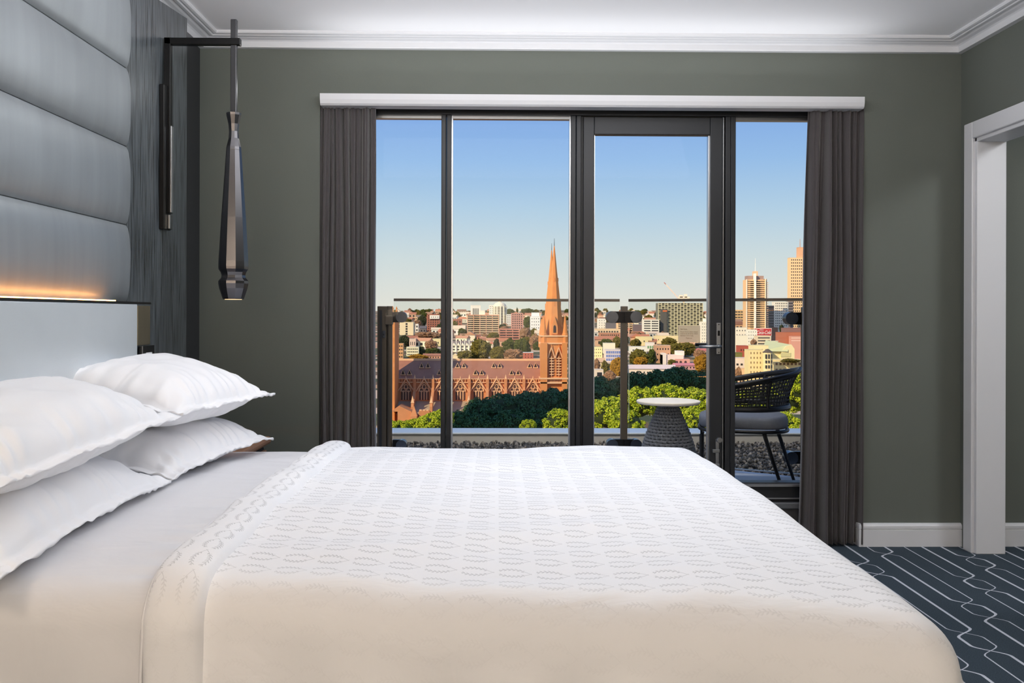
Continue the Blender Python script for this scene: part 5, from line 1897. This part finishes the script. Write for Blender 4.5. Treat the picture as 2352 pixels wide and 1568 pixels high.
def crown_mesh(seed, ncl=96, nleaf=110, cards=0.036, flat=0.8):
    r = random.Random(seed)
    mb = MB()
    for q in range(ncl):
        th = r.uniform(0, 2 * pi)
        h = r.uniform(-0.75, 1.0)
        rad_ = math.sqrt(max(0.0, 1 - h * h))
        rr_ = 0.76 + 0.14 * r.random()
        c = Vector((rad_ * cos(th) * rr_, rad_ * sin(th) * rr_, h * flat * rr_))
        cr_ = r.uniform(0.13, 0.25)
        for l in range(nleaf):
            n = Vector((r.gauss(0, 1), r.gauss(0, 1), r.gauss(0.45, 1))).normalized()
            p = c + n * cr_ * r.uniform(0.75, 1.05)
            nn = (n + Vector((r.gauss(0, .45), r.gauss(0, .45), r.gauss(0.15, .45)))).normalized()
            e1 = nn.cross(Vector((r.gauss(0, 1), r.gauss(0, 1), r.gauss(0, 1)))).normalized()
            e2 = nn.cross(e1)
            s = cards * r.uniform(0.6, 1.25)
            mb.add([p - e1 * s - e2 * s * 0.6, p + e1 * s - e2 * s * 0.7, p + e1 * s * 0.9 + e2 * s * 0.7, p - e1 * s * 0.8 + e2 * s * 0.6], [(0, 1, 2, 3)])
    me = bpy.data.meshes.new('crown')
    me.from_pydata(mb.v, [], mb.f)
    return me


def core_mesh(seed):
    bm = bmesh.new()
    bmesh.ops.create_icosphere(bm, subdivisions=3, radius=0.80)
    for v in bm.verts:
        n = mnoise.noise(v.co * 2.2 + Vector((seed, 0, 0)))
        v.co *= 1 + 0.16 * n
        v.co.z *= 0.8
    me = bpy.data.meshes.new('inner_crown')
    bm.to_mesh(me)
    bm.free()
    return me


CROWNS = [crown_mesh(s) for s in (1, 2, 3)]
for me in CROWNS:
    me.materials.append(LEAF)
SHADE_CROWNS = [crown_mesh(s) for s in (4, 5, 6)]
for me in SHADE_CROWNS:
    me.materials.append(FIG)  # not figs: the darker leaves for park trees in shadow
CORES = [core_mesh(s) for s in (1, 2, 3)]
for me in CORES:
    me.materials.append(CORE)
    for p in me.polygons:
        p.use_smooth = True
tk = bpy.data.meshes.new('trunk')
tm = MB().tube([(0, 0, 0), (0.02, 0, 0.5), (0.0, 0.02, 1.0)], [0.06, 0.045, 0.03], 8)
tk.from_pydata(tm.v, [], tm.f)
tk.materials.append(BARK)
trnd = random.Random(21)


def park_tree(label, u, vtop, wpx, Y, group=None):
    top = P(u, vtop, Y)
    k = Y / 2150.0
    R = wpx * k
    zc = top.z - R * 0.78
    root = empty('tree', (top.x, Y, ground(Y)), label, 'tree', group or 'park trees below the balcony')
    i = trnd.randrange(3)
    rz = trnd.random() * 6
    for nm_, me in (('crown', (SHADE_CROWNS if Y > 230 else CROWNS)[i]), ('inner_crown', CORES[i])):
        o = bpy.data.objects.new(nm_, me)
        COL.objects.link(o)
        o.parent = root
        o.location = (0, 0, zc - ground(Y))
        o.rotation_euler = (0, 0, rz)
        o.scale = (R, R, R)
    o = bpy.data.objects.new('trunk', tk)
    COL.objects.link(o)
    o.parent = root
    h = zc - ground(Y)
    o.scale = (R * 1.2, R * 1.2, h)
    return root


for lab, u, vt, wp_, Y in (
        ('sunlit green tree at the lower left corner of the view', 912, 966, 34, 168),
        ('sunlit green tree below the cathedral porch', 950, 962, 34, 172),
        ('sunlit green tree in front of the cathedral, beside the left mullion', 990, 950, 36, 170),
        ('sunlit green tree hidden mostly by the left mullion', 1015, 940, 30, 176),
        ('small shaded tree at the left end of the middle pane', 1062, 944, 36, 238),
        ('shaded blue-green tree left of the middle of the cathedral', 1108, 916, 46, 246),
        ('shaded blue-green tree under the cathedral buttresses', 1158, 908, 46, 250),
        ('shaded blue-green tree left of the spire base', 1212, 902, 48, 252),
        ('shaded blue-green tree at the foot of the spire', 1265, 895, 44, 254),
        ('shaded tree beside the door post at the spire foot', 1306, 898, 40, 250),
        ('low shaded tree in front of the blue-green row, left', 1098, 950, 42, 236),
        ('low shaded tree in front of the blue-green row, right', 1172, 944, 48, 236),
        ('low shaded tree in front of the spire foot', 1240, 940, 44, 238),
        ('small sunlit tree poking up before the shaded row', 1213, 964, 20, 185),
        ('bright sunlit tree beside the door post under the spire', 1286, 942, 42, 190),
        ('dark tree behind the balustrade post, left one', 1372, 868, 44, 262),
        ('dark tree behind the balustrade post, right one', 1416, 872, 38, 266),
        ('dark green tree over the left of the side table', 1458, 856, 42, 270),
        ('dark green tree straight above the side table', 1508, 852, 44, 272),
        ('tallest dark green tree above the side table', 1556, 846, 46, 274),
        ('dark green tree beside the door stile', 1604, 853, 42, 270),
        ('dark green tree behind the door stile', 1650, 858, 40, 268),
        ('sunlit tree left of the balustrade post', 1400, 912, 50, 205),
        ('sunlit tree just right of the balustrade post', 1466, 890, 46, 210),
        ('sunlit tree directly behind the side table', 1532, 884, 52, 212),
        ('sunlit tree behind the chair front', 1600, 892, 46, 210),
        ('sunlit tree behind the chair seat', 1662, 900, 46, 206),
        ('low sunlit tree at the left foot of the side table', 1440, 946, 44, 192),
        ('low sunlit tree at the right foot of the side table', 1592, 938, 46, 192),
        ('sunlit tree seen through the woven chair back', 1728, 895, 50, 206),
        ('low sunlit tree under the chair', 1700, 958, 44, 190),
        ('big sunlit tree at the right, beside the chair back', 1800, 872, 52, 212),
        ('sunlit tree behind the right curtain edge', 1856, 850, 54, 208),
        ('low sunlit tree below the chair back', 1792, 945, 46, 190)):
    park_tree(lab, u, vt, wp_, Y)

# ---- town trees, one mesh each
def town_leaf(name, c0, c1):
    m = bpy.data.materials.new(name)
    m.use_nodes = True
    nt = m.node_tree
    t = NT(nt)
    b = nt.nodes['Principled BSDF']
    g = t.n('ShaderNodeNewGeometry')
    nz = t.n('ShaderNodeTexNoise')
    nz.inputs['Scale'].default_value = 0.7
    nz.inputs['Detail'].default_value = 3
    nt.links.new(g.outputs['Position'], nz.inputs['Vector'])
    r = t.n('ShaderNodeValToRGB')
    r.color_ramp.elements[0].position, r.color_ramp.elements[1].position = 0.35, 0.65
    r.color_ramp.elements[0].color = lin(c0) + (1,)
    r.color_ramp.elements[1].color = lin(c1) + (1,)
    nt.links.new(nz.outputs['Fac'], r.inputs[0])
    nt.links.new(r.outputs[0], b.inputs['Base Color'])
    b.inputs['Roughness'].default_value = 0.9
    b.inputs['Specular IOR Level'].default_value = 0.1
    return m


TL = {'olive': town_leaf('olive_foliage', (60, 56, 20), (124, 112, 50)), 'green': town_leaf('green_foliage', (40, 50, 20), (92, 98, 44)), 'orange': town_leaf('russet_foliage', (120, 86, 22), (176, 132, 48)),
      'brown': town_leaf('bare_brown_twigs', (120, 90, 66), (170, 132, 100)), 'dark': town_leaf('dark_foliage', (36, 42, 30), (72, 76, 48))}


def town_mesh(seed, tall=1.0):
    bm = bmesh.new()
    bmesh.ops.create_icosphere(bm, subdivisions=5, radius=1.0)
    for v in bm.verts:
        c = v.co.copy()
        n = mnoise.noise(c * 1.8 + Vector((seed * 3.1, 0, 0))) * 0.30 + mnoise.noise(c * 4.5 + Vector((seed, 5, 0))) * 0.20 + mnoise.noise(c * 10 + Vector((seed, 5, 2))) * 0.16 + mnoise.noise(c * 22 + Vector((seed, 1, 2))) * 0.08
        v.co = c * (1 + n)
        v.co.z *= tall
    me = bpy.data.meshes.new('tree')
    bm.to_mesh(me)
    bm.free()
    return me


TM = {}
for kind in TL:
    TM[kind] = []
    for s_ in range(3):
        me = town_mesh(s_ + 7 * len(kind))
        me.materials.append(TL[kind])
        TM[kind].append(me)


def town_tree(label, u0, u1, v0, v1, kind, Y=None, group=None):
    Y = Y or Yat(v1)
    c = P((u0 + u1) / 2, (v0 + v1) / 2, Y)
    k = Y / 2150.0
    o = bpy.data.objects.new('tree', TM[kind][trnd.randrange(3)])
    COL.objects.link(o)
    o.location = c
    o.rotation_euler = (0, 0, trnd.random() * 6)
    o.scale = ((u1 - u0) / 2 * k, (u1 - u0) / 2 * k, (v1 - v0) / 2 * k * 1.05)
    return tag(o, label, 'tree', group)


for a_ in (
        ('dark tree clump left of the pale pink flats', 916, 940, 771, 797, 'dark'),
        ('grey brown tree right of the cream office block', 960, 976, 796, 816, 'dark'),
        ('green shrubs before the long pale yellow block', 974, 1012, 800, 813, 'green'),
        ('mustard hedge along the cathedral ridge, left', 940, 982, 814, 826, 'orange'),
        ('dark tree on the slope left of the red brick tower', 960, 979, 725, 749, 'dark'),
        ('brown bare trees below the red brick tower', 953, 1011, 763, 779, 'brown'),
        ('russet tree in front of the pale yellow block', 976, 1004, 783, 803, 'brown'),
        ('big olive tree right of the gothic terrace', 1083, 1127, 782, 826, 'olive'),
        ('olive tree below the gothic terrace', 1052, 1090, 806, 828, 'olive'),
        ('mustard tree under the white chimneyed house', 1127, 1160, 797, 828, 'olive'),
        ('dark pointed tree left of the pink apartments', 1134, 1147, 778, 805, 'dark'),
        ('green tree in front of the pink apartments', 1155, 1183, 780, 806, 'green'),
        ('tall dark green tree left of the spire', 1182, 1218, 779, 822, 'green'),
        ('brown bare tree right of the pink apartments', 1193, 1219, 754, 778, 'brown'),
        ('pale brown twiggy trees behind the cathedral ridge', 1156, 1206, 803, 828, 'brown'),
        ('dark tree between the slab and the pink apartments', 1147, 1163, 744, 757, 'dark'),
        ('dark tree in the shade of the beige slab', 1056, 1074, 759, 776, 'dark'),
        ('round dark tree on the ridge right of the domed tower', 1162, 1181, 710, 725, 'green'),
        ('wide umbrella shaped tree on the ridge near the spire', 1198, 1228, 709, 724, 'green'),
        ('slim cypress on the ridge between two round trees', 1185.5, 1190.5, 708, 724, 'green'),
        ('dark tree on the ridge right of the spire', 1296, 1312, 710, 724, 'green'),
        ('green slope trees behind the white deco tower', 1203, 1222, 728, 752, 'green'),
        ('twiggy tree below the white deco tower', 1216, 1244, 770, 800, 'brown'),
        ('olive tree left of the middle post, upper', 1407, 1428, 775, 797, 'olive'),
        ('orange olive tree left of the middle post, lower', 1404, 1430, 822, 862, 'orange'),
        ('dark small trees between the brick terraces', 1378, 1406, 779, 795, 'green'),
        ('olive tree below the blue glazed front', 1381, 1399, 831, 854, 'olive'),
        ('bare pinkish trees above the park, left of the post', 1386, 1414, 853, 876, 'brown'),
        ('brown trees under the yellow block', 1362, 1378, 826, 850, 'brown'),
        ('green and gold trees right of the middle post', 1446, 1490, 806, 838, 'olive'),
        ('round orange tree right of the middle post', 1456, 1488, 819, 840, 'orange'),
        ('grey green tree left of the brown brick houses', 1488, 1505, 803, 833, 'green'),
        ('olive tree in front of the yellow long wing', 1520, 1554, 777, 795, 'olive'),
        ('wide olive tree below the grid tower', 1538, 1580, 789, 818, 'olive'),
        ('olive tree between villa and notice', 1566, 1595, 787, 814, 'olive'),
        ('orange tree beside the door stile above the park', 1596, 1632, 815, 856, 'orange'),
        ('pinkish bare tree right of the villa', 1594, 1620, 804, 826, 'brown'),
        ('small palm like tree by the white villa', 1534, 1552, 826, 842, 'olive'),
        ('brown tree below the mauve warehouse', 1447, 1476, 763, 778, 'brown'),
        ('planted green hedge on the yellow wing terrace', 1795, 1836, 824, 832, 'olive', 543),
        ('brown bush before the white apartment block', 1724, 1738, 780, 792, 'brown', 700),
        ('dark tree before the gridded white tower', 1790, 1800, 746, 764, 'dark', 800),
        ('brown shrubs below the peach low house', 1686, 1704, 846, 872, 'brown', 552)):
    town_tree(*a_)

# ---- hillside houses and trees too small to tell apart
HM = []
for i, (wc, rc) in enumerate((((248, 234, 204), (206, 150, 116)), ((236, 206, 170), (168, 128, 100)), ((250, 244, 230), (232, 208, 176)), ((224, 180, 146), (190, 124, 94)))):
    m_ = MB().box(-1, 1, -0.7, 0.7, -1.5, 0.55)
    nf = len(m_.f)
    m_.prism([(-0.8, 0.55), (0, 1.1), (0.8, 0.55)], -1.1, 1.1, 'x')
    nr = len(m_.f)
    for wx in (-0.6, 0.0, 0.6):
        m_.box(wx - 0.16, wx + 0.16, -0.74, -0.6, -0.25, 0.25)
    me = bpy.data.meshes.new('house')
    me.from_pydata(m_.v, [], m_.f)
    me.materials.append(wallmat(wc))
    me.materials.append(wallmat(rc))
    me.materials.append(WINM)
    for j, p in enumerate(me.polygons):
        p.material_index = 0 if j < nf else (1 if j < nr else 2)
    HM.append(me)
ANCH = [(933, 755, 'the cream slotted block'), (995, 740, 'the red brick tower'), (947, 807, 'the cream office block'), (995, 786, 'the long yellow block'), (1050, 740, 'the red brick house'),
        (1068, 795, 'the gothic terrace'), (1110, 750, 'the beige slab'), (1148, 715, 'the domed tower'), (1170, 775, 'the pink apartments'), (1188, 737, 'the pink brick tower'), (1229, 745, 'the deco tower'),
        (1275, 740, 'the spire'), (1382, 743, 'the white cube block'), (1372, 812, 'the yellow block'), (1408, 815, 'the blue glazed front'), (1433, 760, 'the balustrade post'), (1495, 752, 'the banded office block'),
        (1480, 783, 'the yellow low house'), (1563, 735, 'the grid tower'), (1522, 812, 'the brown brick houses'), (1560, 822, 'the white villa'), (1619, 760, 'the door-side white tower'), (1740, 700, 'the masted tower'),
        (1795, 725, 'the gridded white tower'), (1830, 680, 'the peach tower'), (1753, 762, 'the red billboard'), (1812, 778, 'the brown theatre')]
FARS = []


def far_label(o, look, u, v):
    au, av, nm_ = min(ANCH, key=lambda q: hypot(q[0] - u, q[1] - v))
    rel = ('left of' if u < au else 'right of') if abs(u - au) > abs(v - av) else ('above' if v < av else 'below')
    FARS.append((look + ' ' + rel + ' ' + nm_, u, o))


KEEP_H = set([3, 9, 10, 12, 15, 19, 20, 21, 22, 23, 25, 26, 30, 32, 34, 35, 36, 38, 41, 43, 44, 46, 47, 49, 50, 53, 55, 56, 58, 59, 61, 62, 63, 64, 68, 70, 73, 74, 77, 78, 79, 81, 83, 84, 85, 86, 87, 88, 89, 90, 91, 92, 93, 95, 97, 99, 103, 105, 106, 107, 108, 112, 113, 119, 120, 121, 122, 123, 125, 126, 128, 129, 130, 131, 136, 137, 138, 140, 141, 143, 144, 147, 148, 149, 151, 152, 153, 156, 158, 159, 163, 167, 168, 169, 174, 178, 179, 180, 181, 189, 190, 191, 194, 196, 197, 199, 201, 202, 203, 205, 206, 207, 209, 210, 216, 217, 219, 220, 221, 222, 223, 224, 225, 228])
KEEP_T = set([1, 5, 6, 11, 15, 17, 22, 24, 25, 26, 27, 29, 32, 34, 35, 36, 38, 40, 41, 44, 46, 48, 49, 50, 51, 52, 53, 55, 56, 57, 58, 59, 61, 62, 67, 68, 69, 70, 71, 72, 73, 74, 77, 78, 83, 84, 87, 92, 94, 96, 98, 100, 103, 104, 106, 108, 112, 114, 117, 119, 120, 123, 124, 125, 126, 127, 130, 132, 133, 135, 141, 143, 144, 147, 150, 152, 153, 157, 161, 163, 165, 166, 168, 169, 170, 173, 177, 178, 179, 181, 185, 187, 188, 190, 191, 193, 195, 196, 197, 198, 199])
LOOKS = ('tiny cream house with tan roof', 'tiny buff house with brown roof', 'tiny white house with pale roof', 'tiny pink house with red roof')
hr = random.Random(77)
for i in range(230):
    v = hr.choice([hr.uniform(718, 732), hr.uniform(720, 745), hr.uniform(740, 800)])
    Y = Yat(v)
    u = hr.uniform(905, 1850)
    kd = hr.randrange(4)
    s_ = hr.uniform(4.5, 8.0)
    sc_ = (s_ * hr.uniform(0.8, 1.5), s_, s_ * hr.uniform(0.7, 1.0))
    rz = hr.choice([0, 0.3, -0.4, 1.5])
    if i not in KEEP_H:                        # stands wholly behind other buildings
        continue
    o = bpy.data.objects.new('house', HM[kd])
    COL.objects.link(o)
    c = P(u, v, Y)
    o.location = (c.x, Y, ground(Y) + s_ * 0.5)
    o.scale = sc_
    o.rotation_euler = (0, 0, rz)
    tag(o, None, 'house', 'houses on the distant slope')
    far_label(o, LOOKS[kd], u, v)
for i in range(200):
    v = hr.choice([hr.uniform(716, 724), hr.uniform(718, 740), hr.uniform(738, 806)])
    Y = Yat(v)
    u = hr.uniform(905, 1850)
    kind = hr.choice(['green', 'dark', 'olive', 'olive', 'brown', 'green'])
    mi = hr.randrange(3)
    s_ = hr.uniform(3.0, 6.5)
    sc_ = (s_ * hr.uniform(0.9, 1.4), s_, s_ * hr.uniform(0.8, 1.3))
    rz = hr.random() * 6
    if i not in KEEP_T:
        continue
    o = bpy.data.objects.new('tree', TM[kind][mi])
    COL.objects.link(o)
    c = P(u, v, Y)
    o.location = (c.x, Y, ground(Y) + s_ * 0.8)
    o.scale = sc_
    o.rotation_euler = (0, 0, rz)
    tag(o, None, 'tree', 'trees on the distant slope')
    far_label(o, 'tiny %s tree' % kind, u, v)
# where several match, tell them apart by their order from left to right
ORD = ['leftmost', 'second', 'third', 'fourth', 'fifth', 'sixth', 'seventh', 'eighth', 'ninth']
byl = {}
for l, u, o in FARS:
    byl.setdefault(l, []).append((u, o))
for l, q in byl.items():
    q.sort(key=lambda z: z[0])
    for k, (u, o) in enumerate(q):
        if len(q) == 1:
            o['label'] = l
        elif len(q) == 2:
            o['label'] = l + (', left one' if k == 0 else ', right one')
        else:
            o['label'] = l + ', ' + (ORD[k] + ('' if k == 0 else ' from left'))
